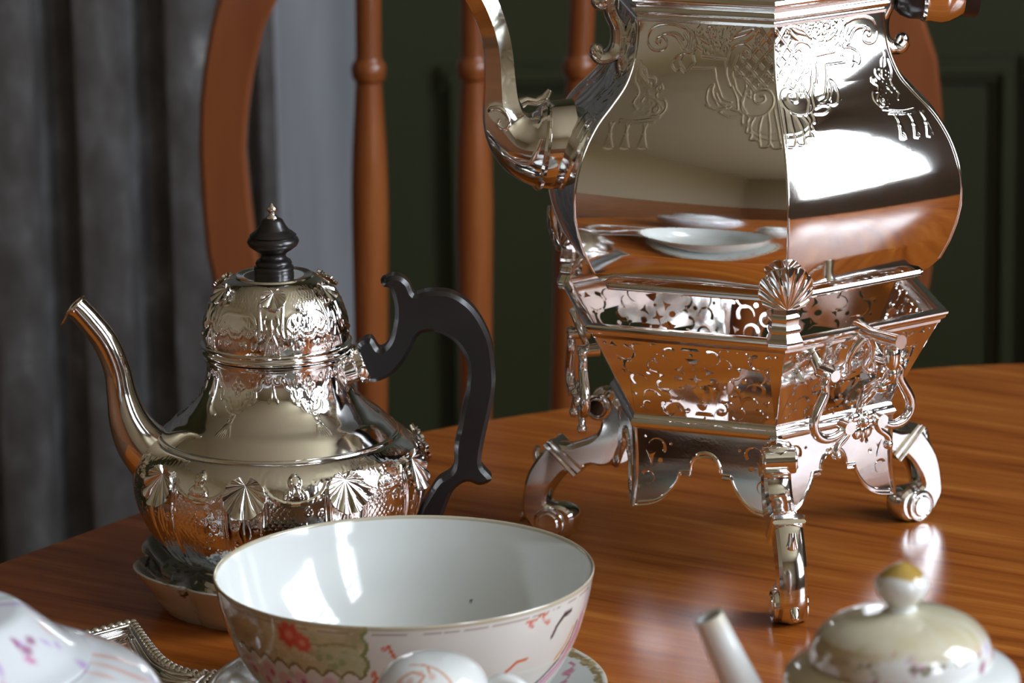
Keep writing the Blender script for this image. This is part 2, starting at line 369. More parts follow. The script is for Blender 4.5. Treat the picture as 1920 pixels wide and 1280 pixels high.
# ------------------------------------------------------------------ chair
def chair():
    Y = 2.75; t = empty('spindle_chair', (.043, Y, 0), 'wooden chair with turned spindles and curved stiles behind the table', 'chair')
    ox = .043; seat = .45
    def stile(pl, name, sgn):
        # pl: list of (xl,xr,z rel table)
        out = [(a-ox, z+T0) for a, b, z in pl]+[(b-ox, z+T0) for a, b, z in pl[::-1]]
        V, Fc = slab(out, .011, .003, lambda x, y, w: (x, w, y)); obj(name, join([(V, Fc)], name), M['stile'], t)
    left = [(-.150,-.105,.27),(-.172,-.130,.22),(-.190,-.147,.19),(-.1999,-.1585,.1718),(-.205,-.1676,.154),(-.2089,-.1726,.136),(-.2118,-.1765,.119),(-.2142,-.1797,.101),(-.2152,-.1821,.084),(-.2159,-.1834,.066),(-.2153,-.1812,.030),(-.2132,-.1779,-.006),(-.2072,-.1725,-.038),(-.1993,-.1661,-.072),(-.1897,-.1576,-.103),(-.176,-.146,-.15),(-.160,-.130,-.20),(-.150,-.115,-.29)]
    stile(left, 'stile', 1)
    rr = [(.232,.27),(.262,.22),(.278,.19),(.2853,.163),(.2909,.146),(.2982,.124),(.3010,.1015),(.3026,.081),(.3025,.050),(.3015,.030),(.2995,.005),(.2950,-.034),(.2877,-.065),(.2796,-.096),(.266,-.15),(.250,-.20),(.238,-.29)]
    stile([(x-.034, x, z) for x, z in rr], 'stile', -1)
    cr = catmull([(-.128-ox,T0+.245),(-.06-ox,T0+.275),(.043-ox,T0+.285),(.15-ox,T0+.275),(.215-ox,T0+.245)], 6)
    up = [(p[0], p[1]+.03) for p in cr]; dn = [(p[0], p[1]-.03) for p in cr[::-1]]
    V, Fc = slab(up+dn, .011, .003, lambda x, y, w: (x, w, y)); obj('crest_rail', join([(V, Fc)], 'crest'), M['stile'], t)
    # one turned spindle, shared by the five
    def spin_prof():
        p = [(.0095,-.29),(.0100,-.20),(.0112,-.12),(.0124,-.03),(.0130,.02),(.0124,.055),(.0108,.085),(.0094,.108),(.0093,.1125),(.0112,.1145),(.0120,.1185),(.0122,.1215),(.0114,.1255),(.0095,.128),(.0090,.134),(.0089,.17),(.0082,.26)]
        return [tuple(q) for q in catmull(p, 4)]
    me = lathe('spindle', [(0,-.29)]+spin_prof()+[(0,.26)], 28, 60)
    for xt, xb in ((-.0965,-.1005),(-.0232,-.0265),(.0505,.0375),(.1235,.0965),(.1965,.1555)):
        o = obj('spindle', me, M['chair'], t, ((xt+(xb-xt)*.48)-ox, 0, T0)); dx = (xb-xt)/.25
        o.rotation_euler = (0, -dx*1.0, 0)
    V, Fc = slab([(-.22,-.40),(.22,-.40),(.20,.02),(-.20,.02)], .018, .005, lambda x, y, w: (x, y, w+seat)); obj('seat', join([(V, Fc)], 'seat'), M['chair'], t)
    for sx_, sy_ in ((-.18,-.02),(.18,-.02),(-.19,-.36),(.19,-.36)):
        V, Fc = tube([(sx_*1.1,sy_*1.06,0),(sx_*1.03,sy_,.2),(sx_,sy_,.432)], [.013,.017,.015], 14); obj('leg', join([(V, Fc)], 'leg'), M['chair'], t)
chair()

# ------------------------------------------------------------------ shared silver ornaments
def shell_mesh(r, ribs=9, th=.0016, name='shell', bulge=.22, bend=0., spread=100, hub=.62, rel=.10):
    """scallop shell in the XZ plane facing -Y: ribs fan up from the hub at the origin"""
    nu, nv = ribs*8+1, 14; A = np.zeros((nv, nu, 3)); B = np.zeros((nv, nu, 3)); b = hub*r
    for i in range(nu):
        f = -1+2*i/(nu-1); a = R_(spread*f); ph = abs(math.sin(PI*ribs*i/(nu-1)))
        R1 = b*math.cos(a)+math.sqrt(max(0, r*r-(b*math.sin(a))**2)); R1 *= (.955+.045*ph)
        for j in range(nv):
            t = j/(nv-1); rr = R1*t; x, z = rr*math.sin(a), rr*math.cos(a)
            q = min(1, math.hypot(x, z-b)/r); dz = -bulge*r*(1-q*q)-r*rel*(ph**.7)*min(1, t*1.6)*(1-.2*t)+abs(x)*bend
            A[j, i] = (x, dz, z); B[j, i] = (x, dz*.6+th, z)
    V = list(A.reshape(-1, 3))+list(B.reshape(-1, 3)); n = nu*nv; Fc = []
    for j in range(nv-1):
        for i in range(nu-1):
            a = j*nu+i; Fc.append((a, a+1, a+nu+1, a+nu)); Fc.append((n+a, n+a+nu, n+a+nu+1, n+a+1))
    for i in range(nu-1): a = (nv-1)*nu+i; Fc.append((a, a+1, n+a+1, n+a))
    for j in range(nv-1): a = j*nu; Fc.append((a, a+nu, n+a+nu, n+a)); a = j*nu+nu-1; Fc.append((a+nu, a, n+a, n+a+nu))
    return mesh(name, V, Fc, 50)
def hexloft(prof, closed=False, cap=False):
    V, Fc = [], []; n = len(prof)
    for R, z in prof:
        for k in range(6):
            a = PI/3*k; V.append((R*math.sin(a), -R*math.cos(a), z))
    for i in range(n if closed else n-1):
        for k in range(6):
            a = i*6+k; b = i*6+(k+1) % 6; i2 = (i+1) % n; Fc.append((a, b, i2*6+(k+1) % 6, i2*6+k))
    if cap: Fc.append(tuple(range(5, -1, -1))); Fc.append(tuple((n-1)*6+k for k in range(6)))
    return V, Fc
KX, KY, KROT = .121, 1.970, 6.0
KB = .1545                                       # height of the kettle's base above the table
def rad(a): a = R_(a); return np.array([math.sin(a), -math.cos(a), 0.])
def tan(a): a = R_(a); return np.array([math.cos(a), math.sin(a), 0.])

# ------------------------------------------------------------------ kettle stand
def comma(cx, cy, r, a0, sweep, w, n=11):
    w = w*.68; r = r*.97
    """tapered scroll hole: round head, curling tail"""
    L_, Rr = [], []
    for i in range(n+1):
        t = i/n; a = R_(a0+sweep*t); rr = r*(1+.25*t); ww = w*(1-t)**.75*(1-.35*math.sin(PI*t*.8)) if i < n else 0
        L_.append((cx+(rr+ww)*math.cos(a), cy+(rr+ww)*math.sin(a))); Rr.append((cx+(rr-ww)*math.cos(a), cy+(rr-ww)*math.sin(a)))
    hx, hy = cx+r*math.cos(R_(a0)), cy+r*math.sin(R_(a0)); d = -1 if sweep > 0 else 1
    head = [(hx+w*1.15*math.cos(R_(a0+180+ -d*0+ d*k*36)), hy+w*1.15*math.sin(R_(a0+180+d*k*36))) for k in range(1, 5)]
    # walk: inner side at start -> head -> outer side -> tail -> back
    return [Rr[0]]+head_arc(hx, hy, w, a0, sweep)+L_[0:n]+[L_[n]]+Rr[1:n][::-1]
def head_arc(hx, hy, w, a0, sweep):
    out = []; s = -1 if sweep > 0 else 1
    for k in range(1, 6):
        b = R_(a0+180-s*30*k*-1*-1) if False else R_(a0+180+(-s)*-30*k)
        out.append((hx+w*math.cos(b)*1.05, hy+w*math.sin(b)*1.05))
    # choose the half circle that lies behind the head
    tx = -math.sin(R_(a0))*(1 if sweep > 0 else -1); ty = math.cos(R_(a0))*(1 if sweep > 0 else -1)
    m = out[2]
    if (m[0]-hx)*tx+(m[1]-hy)*ty > 0: out = [(2*hx-(q[0]), 2*hy-q[1]) for q in out][::-1]
    return out
def circ(x, y, r, n=10, ry=None): return [(x+r*math.cos(2*PI*k/n), y+(ry or r)*math.sin(2*PI*k/n)) for k in range(n)]
def star(x, y, r, n, a0=90, inner=.28): return [(x+(r if k % 2 == 0 else r*inner)*math.cos(R_(a0+k*180/n)), y+(r if k % 2 == 0 else r*inner)*math.sin(R_(a0+k*180/n))) for k in range(2*n)]
def fill2d(name, loops, th):
    cu = bpy.data.curves.new(name, 'CURVE'); cu.dimensions = '2D'; cu.fill_mode = 'BOTH'; cu.extrude = th/2
    for lp in loops:
        sp = cu.splines.new('POLY'); sp.points.add(len(lp)-1)
        for k, (x, y) in enumerate(lp): sp.points[k].co = (x, y, 0, 1)
        sp.use_cyclic_u = True
    o = bpy.data.objects.new(name, cu); COL.objects.link(o); bpy.context.view_layer.update()
    dg = bpy.context.evaluated_depsgraph_get(); me = bpy.data.meshes.new_from_object(o.evaluated_get(dg))
    bpy.data.objects.remove(o); bpy.data.curves.remove(cu); me.materials.clear(); return me
def wall_loops():
    """pierced wall in mm, x in [-43,43], y in [0,47.5]; the outline first"""
    W_ = 43.; lp = [[(-W_,0),(W_,0),(W_,47.5),(-W_,47.5)]]; h = []
    h += [[(-4.6,43.2),(4.6,43.2),(3.4,44.9),(-3.4,44.9)], circ(0,40.6,1.0), [(-3.6,38.4),(3.6,38.4),(1.6,35.4),(0,34.2),(-1.6,35.4)], circ(0,32.2,.8),
          star(0,25.8,4.3,4), [(-1.2,20.6),(0,22.6),(1.2,20.6),(3.3,19.6),(2.0,16.2),(0,13.6),(-2.0,16.2),(-3.3,19.6)], circ(0,11.6,1.2), [(-3.0,9.6),(3.0,9.6),(1.9,7.4),(0,6.3),(-1.9,7.4)],
          [(-5.6,3.2),(5.6,3.2),(4.4,4.9),(-4.4,4.9)], circ(0,1.6,.6)]
    half = [star(-36.,43.6,2.3,3,-30,.4), circ(-39.6,44.2,.9), comma(-32.2,39.8,4.4,60,-230,1.7), comma(-24.2,41.2,3.4,200,-150,1.5), comma(-9.5,40.0,3.6,70,200,1.5), comma(-16.6,43.0,2.6,120,-120,.9),
            comma(-30.6,30.6,4.4,100,205,1.6), comma(-19.6,31.4,3.4,280,-235,1.5), comma(-15.2,36.2,3.2,210,-130,1.0), star(-7.0,31.0,3.4,3,60,.3),
            circ(-37.0,27.6,1.0), circ(-24.6,26.9,1.25), star(-18.2,26.6,2.5,3,0,.35), circ(-9.2,25.9,2.1,12,1.7), comma(-30.6,21.6,4.2,200,-205,1.7), comma(-18.8,19.9,3.0,110,215,1.4),
            star(-7.4,20.0,3.5,3,-60,.3), comma(-13.4,16.2,3.6,-70,-130,1.0), comma(-27.0,12.4,4.1,20,190,1.6), comma(-31.6,6.2,3.1,70,170,1.2), comma(-20.4,6.0,3.6,120,220,1.6), comma(-10.6,8.4,3.5,-60,-220,1.6), star(-36.6,13.6,2.2,3,10,.35), circ(-37.2,5.2,.9), comma(-15.6,11.0,1.8,60,160,.8), circ(-36.4,34.6,.9)]
    h += half+[[(-x, y) for x, y in q] for q in half]
    return lp+h
def apron_outline():
    R2 = [(0,-14.6),(3.4,-15.4),(6.3,-17.8),(8.2,-21.4),(8.8,-25.2),(14.4,-25.6),(15.4,-29.2),(18.2,-34.0),(22.5,-38.6),(28.0,-41.6),(34.5,-43.0),(37.0,-43.3)]
    bottom = catmull(R2[:5], 4)+[R2[5]]+catmull(R2[5:], 4)[1:]
    bottom = [tuple(p) for p in bottom]
    return bottom
def stand():
    t = empty('kettle_stand', (KX, KY, T0), 'pierced hexagonal silver stand on scroll legs under the big kettle', 'stand')
    rz = R_(KROT)
    ring = [(.0975,.1318),(.0990,.1315),(.1002,.1322),(.1006,.1336),(.1018,.1342),(.1030,.1350),(.1034,.1362),(.1044,.1370),(.1046,.1380),(.1036,.1389),(.1012,.1393),(.0994,.1392),(.0984,.1384),(.0976,.1360)]
    V, Fc = hexloft(ring, True); obj('rim_moulding', mesh('rim', V, Fc, 32), M['silver'], t, (0,0,0), rz)
    low = [(.0735,.0893),(.0745,.0895),(.0752,.0886),(.0756,.0870),(.0768,.0862),(.0776,.0848),(.0770,.0832),(.0758,.0824),(.0745,.0812),(.0735,.0815)]
    V, Fc = hexloft(low, True); obj('lower_moulding', mesh('low', V, Fc, 32), M['silver'], t, (0,0,0), rz)
    # pierced walls
    me = fill2d('pierced_wall', wall_loops(), 1.0)
    z0, z1, r0, r1 = .0885, .1328, .0740, .0992; sl = math.hypot(z1-z0, (r1-r0)*.866)
    for v in me.vertices:
        f = v.co.y/47.5; R = r0+(r1-r0)*f; hw = R*.5; ap = R*.866; nn = v.co.z/1000
        v.co = (v.co.x/43*hw, -ap-nn*.86, z0+(z1-z0)*f-nn*.5)
    me.update()
    for k in range(6): obj('pierced_wall', me, M['silver'], t, (0,0,0), R_(KROT+30+60*k))
    # skirt with arches and pendants
    b = apron_outline(); out = [(37,0)]+[(x, y) for x, y in b[::-1]]+[(-x, y) for x, y in b[1:]]+[(-37,0)]
    half = [comma(-25.5,-11.2,4.0,-20,190,1.7), [(-32.2,-13.0),(-29.6,-15.6),(-26.6,-14.0),(-28.0,-16.8),(-28.6,-22.6),(-30.4,-17.0)], circ(-24.2,-18.2,1.4), comma(-31.0,-27.4,3.2,140,-215,1.4), circ(-31.8,-6.2,.8), circ(-18.2,-9.0,.9)]
    me = fill2d('skirt_panel', [out]+half+[[(-x, y) for x, y in q] for q in half], 1.1)
    def amap(x, y, w):
        f = -y/43.3; R = .0744-.0026*f+.0044*f*f*f; return (x/37*R*.5, -R*.866-w, .0838+y*.00098)
    import bmesh
    bm = bmesh.new(); bm.from_mesh(me)
    for k in range(1, 13): bmesh.ops.bisect_plane(bm, geom=bm.verts[:]+bm.edges[:]+bm.faces[:], plane_co=(0,-43.3*k/13,0), plane_no=(0,1,0), dist=1e-5)
    bm.to_mesh(me); bm.free()
    for v in me.vertices: v.co = amap(v.co.x, v.co.y, v.co.z/1000)
    finish(me, 32)
    # raised border that follows the arches
    bb = [(x, y+2.6) for x, y in b]; path = [(-x, y) for x, y in bb[::-1]]+bb[1:]
    V, Fc = tube([amap(x*.94, y, .0007) for x, y in path], .0009, 8, up=(0,1,0)); bme = mesh('border', V, Fc, 60)
    V, Fc = tube([amap(x*.985, y-2.1, .0004) for x, y in path], .0007, 8, up=(0,1,0)); bme2 = mesh('border', V, Fc, 60)
    bme = joinmeshes([bme, bme2], 'skirt_border')
    for k in range(6):
        s = obj('skirt_panel', me, M['silver'], t, (0,0,0), R_(KROT+30+60*k)); obj('skirt_border', bme, M['silver'], s)
    # pendant corner straps
    for k in range(6):
        a = KROT+60*k
        P = [Vector(rad(a)*(.0752-.0026*f+.0044*f*f*f))+Vector((0,0,.0838-.0424*f)) for f in np.linspace(0, 1, 10)]
        V, Fc = tube(P, [.0013]*9+[.0009], 8); obj('corner_strip', mesh('strip', V, Fc), M['silver'], t)
    # three scroll legs
    LEG = [(84.9,80.2),(81.1,82.5),(76.9,82.5),(73.6,79.6),(70.7,75.9),(67.4,71.4),(66.4,67.5),(66.0,64.4),(66.7,61.0),(68.0,57.0),(70.2,51.9),(72.3,46.8),(75.7,43.2),(80.8,41.9),(85.8,42.3),(92.6,40.0),(100.3,37.6),(105.1,33.1),(109.0,27.8),(111.9,22.5),(112.6,18.6),(109.5,17.6),(105.7,18.3),(100.6,17.0),(97.3,13.5),(97.2,7.7),(100.2,2.6),(105.8,.2),(112.7,.6),(118.8,3.0),(122.4,7.2),(125.9,13.0),(125.3,22.1),(123.0,32.1),(119.5,39.0),(115.1,45.1),(110.8,49.6),(105.2,50.9),(98.4,50.9),(92.5,52.9),(86.5,55.5),(82.3,59.5),(80.3,64.6),(81.2,67.4),(84.7,69.0),(86.7,73.2),(86.4,76.9)]
    out = [tuple(p/1000) for p in catmull(LEG, 3, True)]
    for a in (KROT, KROT-120, KROT+120):
        mp = lambda x, y, w, a=a: Vector(rad(a)*x+tan(a)*w)+Vector((0,0,y))
        V, Fc = slab(out, .0068, .0016, mp, .0012); lg = obj('leg', mesh('leg', V, Fc, 28), M['silver'], t)
        def disc(c, r, hw, nm):
            prof = [(0,-hw-.0006),(r*.60,-hw-.0006),(r*.68,-hw),(r*.70,-hw+.0008),(r*.82,-hw+.0008),(r*.84,-hw),(r*.96,-hw+.0002),(r,-hw+.0008),(r,hw-.0008),(r*.96,hw-.0002),(r*.84,hw),(r*.82,hw-.0008),(r*.70,hw-.0008),(r*.68,hw),(r*.60,hw+.0006),(0,hw+.0006)]
            V, Fc = [], []
            for q, (rr, w) in enumerate(prof):
                for k in range(28): ph = 2*PI*k/28; V.append(mp(c[0]+rr*math.cos(ph), c[1]+rr*math.sin(ph), w))
            for q in range(len(prof)-1):
                for k in range(28): Fc.append((q*28+k, q*28+(k+1) % 28, (q+1)*28+(k+1) % 28, (q+1)*28+k))
            obj(nm, mesh(nm, V, Fc, 24), M['silver'], lg)
        disc((.1100,.0086), .0085, .0086, 'foot_scroll'); disc((.0817,.0738), .0070, .0082, 'top_scroll')
        for pts in ([(110.6,52.6),(107.8,53.6),(90.6,40.0),(93.4,37.0)], [(112.6,50.4),(111.2,52.0),(94.0,36.6),(95.8,35.2)]):
            V, Fc = slab([(x/1000, y/1000) for x, y in pts], .0082, .0008, mp); obj('collar', mesh('collar', V, Fc, 30), M['silver'], lg)
        # leaf curl at the back of the foot
        V, Fc = tube([mp(.1225,.012,0), mp(.1262,.0105,0), mp(.1292,.0070,0), mp(.1300,.0066,0)], [.0028,.0024,.0018,.0010], 10); obj('leaf_tip', mesh('leaf', V, Fc, 60), M['silver'], lg)
        V, Fc = tube([mp(.1185,.0405,0), mp(.1195,.0440,0), mp(.1188,.0475,0)], [.0030,.0020,.0016], 10); obj('leaf_tip', mesh('leaf', V, Fc, 60), M['silver'], lg)
        # shell finial on the rim, with a stepped neck
        obj('shell', shell_mesh(.0136, 9, bend=.40), M['silver'], t, tuple(rad(a)*.1045+np.array([0,0,.1555])), R_(a)).rotation_euler.x = R_(15)
        nk = [(.0060,.1560,0),(.0060,.1520,.0004),(.0072,.1510,.0012),(.0074,.1496,.0014),(.0068,.1484,.0006),(.0068,.1462,.0004),(.0076,.1450,.0012),(.0077,.1436,.0014),(.0070,.1424,.0008),(.0078,.1404,.0018),(.0088,.1384,.0028),(.0090,.1366,.0030),(.0086,.1350,.0022)]
        G_ = np.array([[list(Vector(rad(a)*(.1035+d-abs(q)*w*.50)+tan(a)*q*w)+Vector((0,0,z))) for q in (-1,-.96,-.5,0,.5,.96,1)] for w, z, d in nk[::-1]])
        G_[:, 0] -= rad(a)*.003; G_[:, -1] -= rad(a)*.003
        Bk = G_.copy(); Bk -= rad(a)*.0025
        m1 = gridmesh('n', G_, False, 30); m2 = gridmesh('n', Bk, False, 30, True); nk_ = joinmeshes([m1, m2], 'neck', 30)
        obj('shell_neck', nk_, M['silver'], t)
        # lug inside the rim that carries the kettle
        P = [Vector(rad(a)*r+np.array([0,0,z])) for r, z in ((.1015,.1400),(.0975,.1470),(.0930,.1515),(.0850,.1528))]
        V, Fc = tube(P, [.003,.0028,.0022,.0017], 10); obj('support_lug', mesh('lug', V, Fc), M['silver'], t)
    # drop handles on three faces
    for a in (KROT+30, KROT-90, KROT+150):
        fr = lambda s, d, z, a=a: Vector(rad(a)*d+tan(a)*s)+Vector((0,0,z))
        h = bpy.data.objects.new('drop_handle', None); COL.objects.link(h); h.parent = t
        def piece(nm, mes): obj(nm, joinmeshes(mes, nm, 50), M['silver'], h)
        lyre = [(22,116.5),(24.5,113.5),(24.0,109),(26.5,104.5),(29.8,99.5),(31.5,94.5),(30.0,89.5),(25.5,86.2),(19.5,85.6),(14,87.4),(10.5,90.2)]
        for sg in (1, -1):
            P = [fr(sg*x/1000-.002, .0885, z/1000) for x, z in [tuple(q) for q in catmull(lyre, 4)]]
            V, Fc = tube(P, [.0020+.0006*math.sin(PI*i/(len(P)-1)) for i in range(len(P))], 12, up=rad(a)); m1 = mesh('l', V, Fc, 60)
            V, Fc = sphere(fr(sg*.0235-.002, .0885, .1172), .0026); m2 = mesh('b', V, Fc, 60)
            V, Fc = tube([fr(sg*.0190-.002, .0795, .1175), fr(sg*.0190-.002, .0905, .1168)], [.0034,.0030], 14); m3 = mesh('h', V, Fc, 40)
            V, Fc = tube([fr(sg*.0105-.002, .0845, .0900), fr(sg*.0105-.002, .0918, .0894)], [.0030,.0034], 16); m4 = mesh('r', V, Fc, 40)
            Q = [fr(sg*x/1000-.002, .0885, z/1000) for x, z in catmull([(9,88),(11,84.6),(15.5,81.2),(17.2,78.2),(16.6,76.0)], 4)]
            V, Fc = tube(Q, [.0018]*len(Q), 10, up=rad(a)); m5 = mesh('t', V, Fc, 60); V, Fc = sphere(Q[-1], .0026); m6 = mesh('tb', V, Fc, 60)
            piece('bail_arm', [m1, m2, m3]); piece('rosette', [m4, m5, m6])
        # central leaf boss
        ms = []
        for k in range(7):
            w = R_(-90+(k-3)*38); c = fr(.0052*math.cos(w)-.002, .0880, .0905+.0062*math.sin(w)); V, Fc = sphere((0,0,0), 1, 10, 8)
            R3 = Matrix(((*[x for x in (tan(a))],), (*[x for x in rad(a)],), (0,0,1))).transposed()
            V = [R3 @ (Matrix.Rotation(0,3,'X') @ Vector((v[0]*.0030*abs(math.cos(w))+v[0]*.0016, v[1]*.0016, v[2]*.0030*abs(math.sin(w))+v[2]*.0016)))+c for v in V]; ms.append(mesh('lf', V, Fc, 60))
        V, Fc = sphere(fr(-.002,.0892,.0905), .0030); ms.append(mesh('bs', V, Fc, 60)); piece('leaf_boss', ms)
        # leaf plate on the wall behind the strut
        ms = []
        for sg in (1, -1):
            Q = [fr(sg*s/1000-.002, .0825+.0006*(z-112)*.62, z/1000) for s, z in catmull([(2,133),(6,128),(7.5,122),(5.5,116),(9,113.5),(11.5,116.5),(9.5,119)], 4)]
            V, Fc = tube(Q, [.0020-.0011*i/len(Q) for i in range(len(Q))], 10, up=rad(a)); ms.append(mesh('w', V, Fc, 60))
        piece('scroll_plate', ms)
        if abs(a-36) > 1: continue          # only this face has the carrying grip
        # outward strut, hanging baluster, scrolled strap back to the wall
        V, Fc = tube([fr(-.002,.0845,.1365), fr(-.002,.090,.1365), fr(-.002,.096,.1358), fr(-.002,.110,.1358), fr(-.002,.1165,.1358)], [.0050,.0036,.0030,.0036,.0036], 16); m1 = mesh('s', V, Fc, 40)
        piece('strut', [m1])
        pr = [(0,.1205),(.0022,.1205),(.0034,.1215),(.0040,.1245),(.0044,.1285),(.0041,.1312),(.0030,.1322),(.0036,.1334),(.0,.1340)]
        o_ = obj('baluster', lathe('bal', pr, 28, 50), M['silver'], h, tuple(fr(-.002,.1095,0)))
        P = [fr(-.002, d/1000, z/1000) for d, z in catmull([(109.5,121),(108.5,117.5),(104,113.5),(98,110.5),(92,105.5),(87,99),(86,94.5)], 4)]
        V, Fc = tube(P, [.0030+.0008*math.sin(i*.5) for i in range(len(P))], 12, flat=.6, up=tan(a)); m2 = mesh('st', V, Fc, 60)
        V, Fc = sphere(fr(-.002,.1015,.1105), .0040, sc=(1,1,.7)); m3 = mesh('k', V, Fc, 60); piece('strap', [m2, m3])
stand()

# ------------------------------------------------------------------ kettle
KP = [(.0885,.1565),(.0920,.1580),(.0965,.1615),(.0996,.1650),(.1050,.1750),(.1095,.1880),(.1107,.2000),(.1090,.2120),(.1042,.2250),(.0962,.2370),(.0858,.2470),(.0784,.2550),(.0735,.2650),(.0710,.2750),(.0698,.2865)]
def kettle_relief():
    Y_ = [0,30,80,130,185,240,290,340]; XL = [1190,1187,1180,1165,1140,1110,1090,1080]; ZL = [296,288,275.7,263.2,249.7,236.5,224.1,211.4]
    Yr = [0,50,100,160,220,280,350]; XR = [1449,1450,1450,1458,1468,1478,1487]; ZR = [299,286.3,273.3,259.7,246.9,234.1,218.7]
    def D(pts):
        o = []
        for X, Y in pts:
            x, y = 1160+X/4.268, Y/4.268; a, b = np.interp(y, Y_, XL), np.interp(y, Yr, XR); u = (x-a)/(b-a)
            z = np.interp(y, Y_, ZL)*(1-u)+np.interp(y, Yr, ZR)*u; o.append(((2*u-1)*40, z))
        return o
    F = Field(-40, 40, 250, 205, 286.5, 270); w = .36; h = .42
    def S_(pts, k=1., cl=False, ww=None, sm=True): F.stroke(D(pts), ww or w, h*k, sm, cl)
    # stippled ground behind the top band
    m = F.mask(D([(500,160),(1000,190),(960,260),(880,330),(860,440),(660,430),(610,330)])); F.texture(m, .42, .75)
    m = F.mask(D([(40,800),(60,640),(140,640),(230,760),(330,860),(290,920),(60,950)])); F.texture(m, .40, .75)
    S_([(500,225),(400,192),(280,195),(205,240),(175,330),(200,395),(260,412),(320,390),(338,335),(305,292),(262,300),(248,335),(272,352),(285,330)])
    S_([(290,290),(340,268),(410,288),(455,345),(480,395)]); S_([(300,275),(420,265),(480,320)], .6)
    S_([(490,270),(520,335),(495,390),(530,412),(575,400),(590,350),(560,280),(500,215)])
    for d in (0, 22, 44): S_([(505+d,225+d*.4),(535+d,290),(520+d*.9,385)], .7, ww=.3)
    S_([(595,265),(640,320),(712,352),(695,290),(742,300),(752,250),(725,208),(685,214),(678,248),(705,260)]); S_([(600,280),(660,300),(700,345)], .6)
    S_([(540,425),(480,425),(400,470),(382,530),(415,568),(455,552),(490,582),(530,535),(560,500)]); S_([(470,440),(450,500),(495,570)], .6)
    S_([(566,380),(560,440),(575,500),(550,545),(750,550),(762,640),(800,740)], sm=False); S_([(600,370),(640,400),(640,450),(838,470),(850,600),(882,700)], sm=False)
    S_([(1050,455),(1045,385),(985,345),(900,372),(860,450),(850,600),(890,700)]); S_([(1030,465),(985,468),(968,430),(1000,400),(1030,420)])
    S_([(940,430),(915,520),(900,600),(935,690)], .8)
    S_([(880,320),(960,250),(1080,225),(1060,280),(1000,330),(960,330)]); S_([(900,300),(1000,270),(1050,240)], .6)
    # diamond diaper left of the arris
    lat = D([(1090,225),(1225,225),(1255,700),(1130,730),(1060,800),(1000,790),(1010,640),(900,560),(960,480),(1060,460)]); msk = F.mask(lat); G = Field(-40, 40, 250, 205, 286.5, 270)
    for k in range(-14, 15):
        for s in (1, -1):
            a = D([(1115+k*118-s*400, 295-630), (1115+k*118+s*400, 295+630)]); G.stroke(a, .34, .40, False)
            a = D([(1137+k*118-s*400, 295-630), (1137+k*118+s*400, 295+630)]); G.stroke(a, .30, .34, False)
    F.H = np.where(msk, np.maximum(F.H, G.H), F.H)
    for x, y in [(1115,295),(1120,490),(1122,665),(1000,510),(1062,770),(1190,395),(1190,580),(1060,395),(1060,585)]:
        S_([(x-14,y),(x+14,y)], .8, ww=.26, sm=False); S_([(x,y-32),(x,y+32)], .8, ww=.26, sm=False)
    # acanthus and volute under the diaper
    for q in ([(720,860),(690,800),(700,715),(745,680),(735,760),(790,850)], [(800,735),(830,800),(905,830)], [(770,760),(830,850),(960,905)], [(905,700),(950,800),(965,905)], [(940,600),(1005,620),(1022,720),(985,830)],
              [(690,850),(780,885),(900,870)], [(810,908),(870,883),(950,895),(1010,945),(900,950),(815,912)], [(990,830),(1005,905),(1080,955),(1180,945),(1245,890),(1262,815),(1225,745),(1150,730),(1098,765),(1098,825),(1140,850),(1188,825),(1180,785),(1150,790)], [(1020,770),(1000,850),(1040,925)], [(920,640),(940,720),(1000,800)], [(730,700),(760,800),(860,860)]): S_(q)
    # fan of the scallop shell
    for q in ([(1060,960),(1050,1010),(1090,1040)], [(1110,960),(1080,1020),(1090,1110)], [(1170,955),(1150,1050),(1160,1165)], [(1220,930),(1235,1050),(1240,1190)], [(1270,900),(1300,1050),(1330,1190)]): S_(q, .9)
    for q in ([(1005,965),(1010,1010),(1050,1030),(1045,1075),(1090,1090),(1080,1135),(1130,1140),(1160,1165),(1170,1200),(1225,1200),(1245,1180),(1270,1215),(1330,1215),(1345,1190)],): S_(q)
    for q in ([(1040,985),(1090,1040),(1160,1080),(1240,1100),(1330,1105)], [(1060,1030),(1100,1080),(1170,1125),(1250,1145),(1335,1150)]): S_(q, .7, ww=.3)
    # hanging corner motif on the outer arris
    for q in ([(95,500),(105,600),(150,650),(170,690)], [(95,530),(140,560),(155,620),(215,625),(232,660),(200,700),(180,670)], spiral(262,715,38,1.3,200), [(300,720),(250,760),(270,800),(330,810),(350,870),(310,925),(240,935)], spiral(262,880,34,1.3,30), [(130,820),(160,780),(240,800),(320,870)], [(60,700),(90,760),(60,830),(100,880)], [(-20,960),(120,970),(310,945)], [(-20,985),(120,992),(270,980)], [(60,560),(40,650),(80,720)]): S_(q)
    for x in (-82, 55, 205):
        S_([(x-20,985),(x-6,1030),(x-8,1060)], .9); S_([(x+14,985),(x-2,1030),(x-4,1060)], .9); S_([(x-12,1012),(x+6,1012)], .8)
        (bx, by), = D([(x-4, 1082)]); F.blob(bx, by, 1.0, h*1.2, 1.2)
        for d in (-36,-25,-14,-3,8,19,30): S_([(x-4+d*.35,1100),(x+d,1188-abs(d)*.2)], .95, ww=.34, sm=False)
        S_([(x-16,1104),(x+10,1104)], .9, sm=False)
    return F
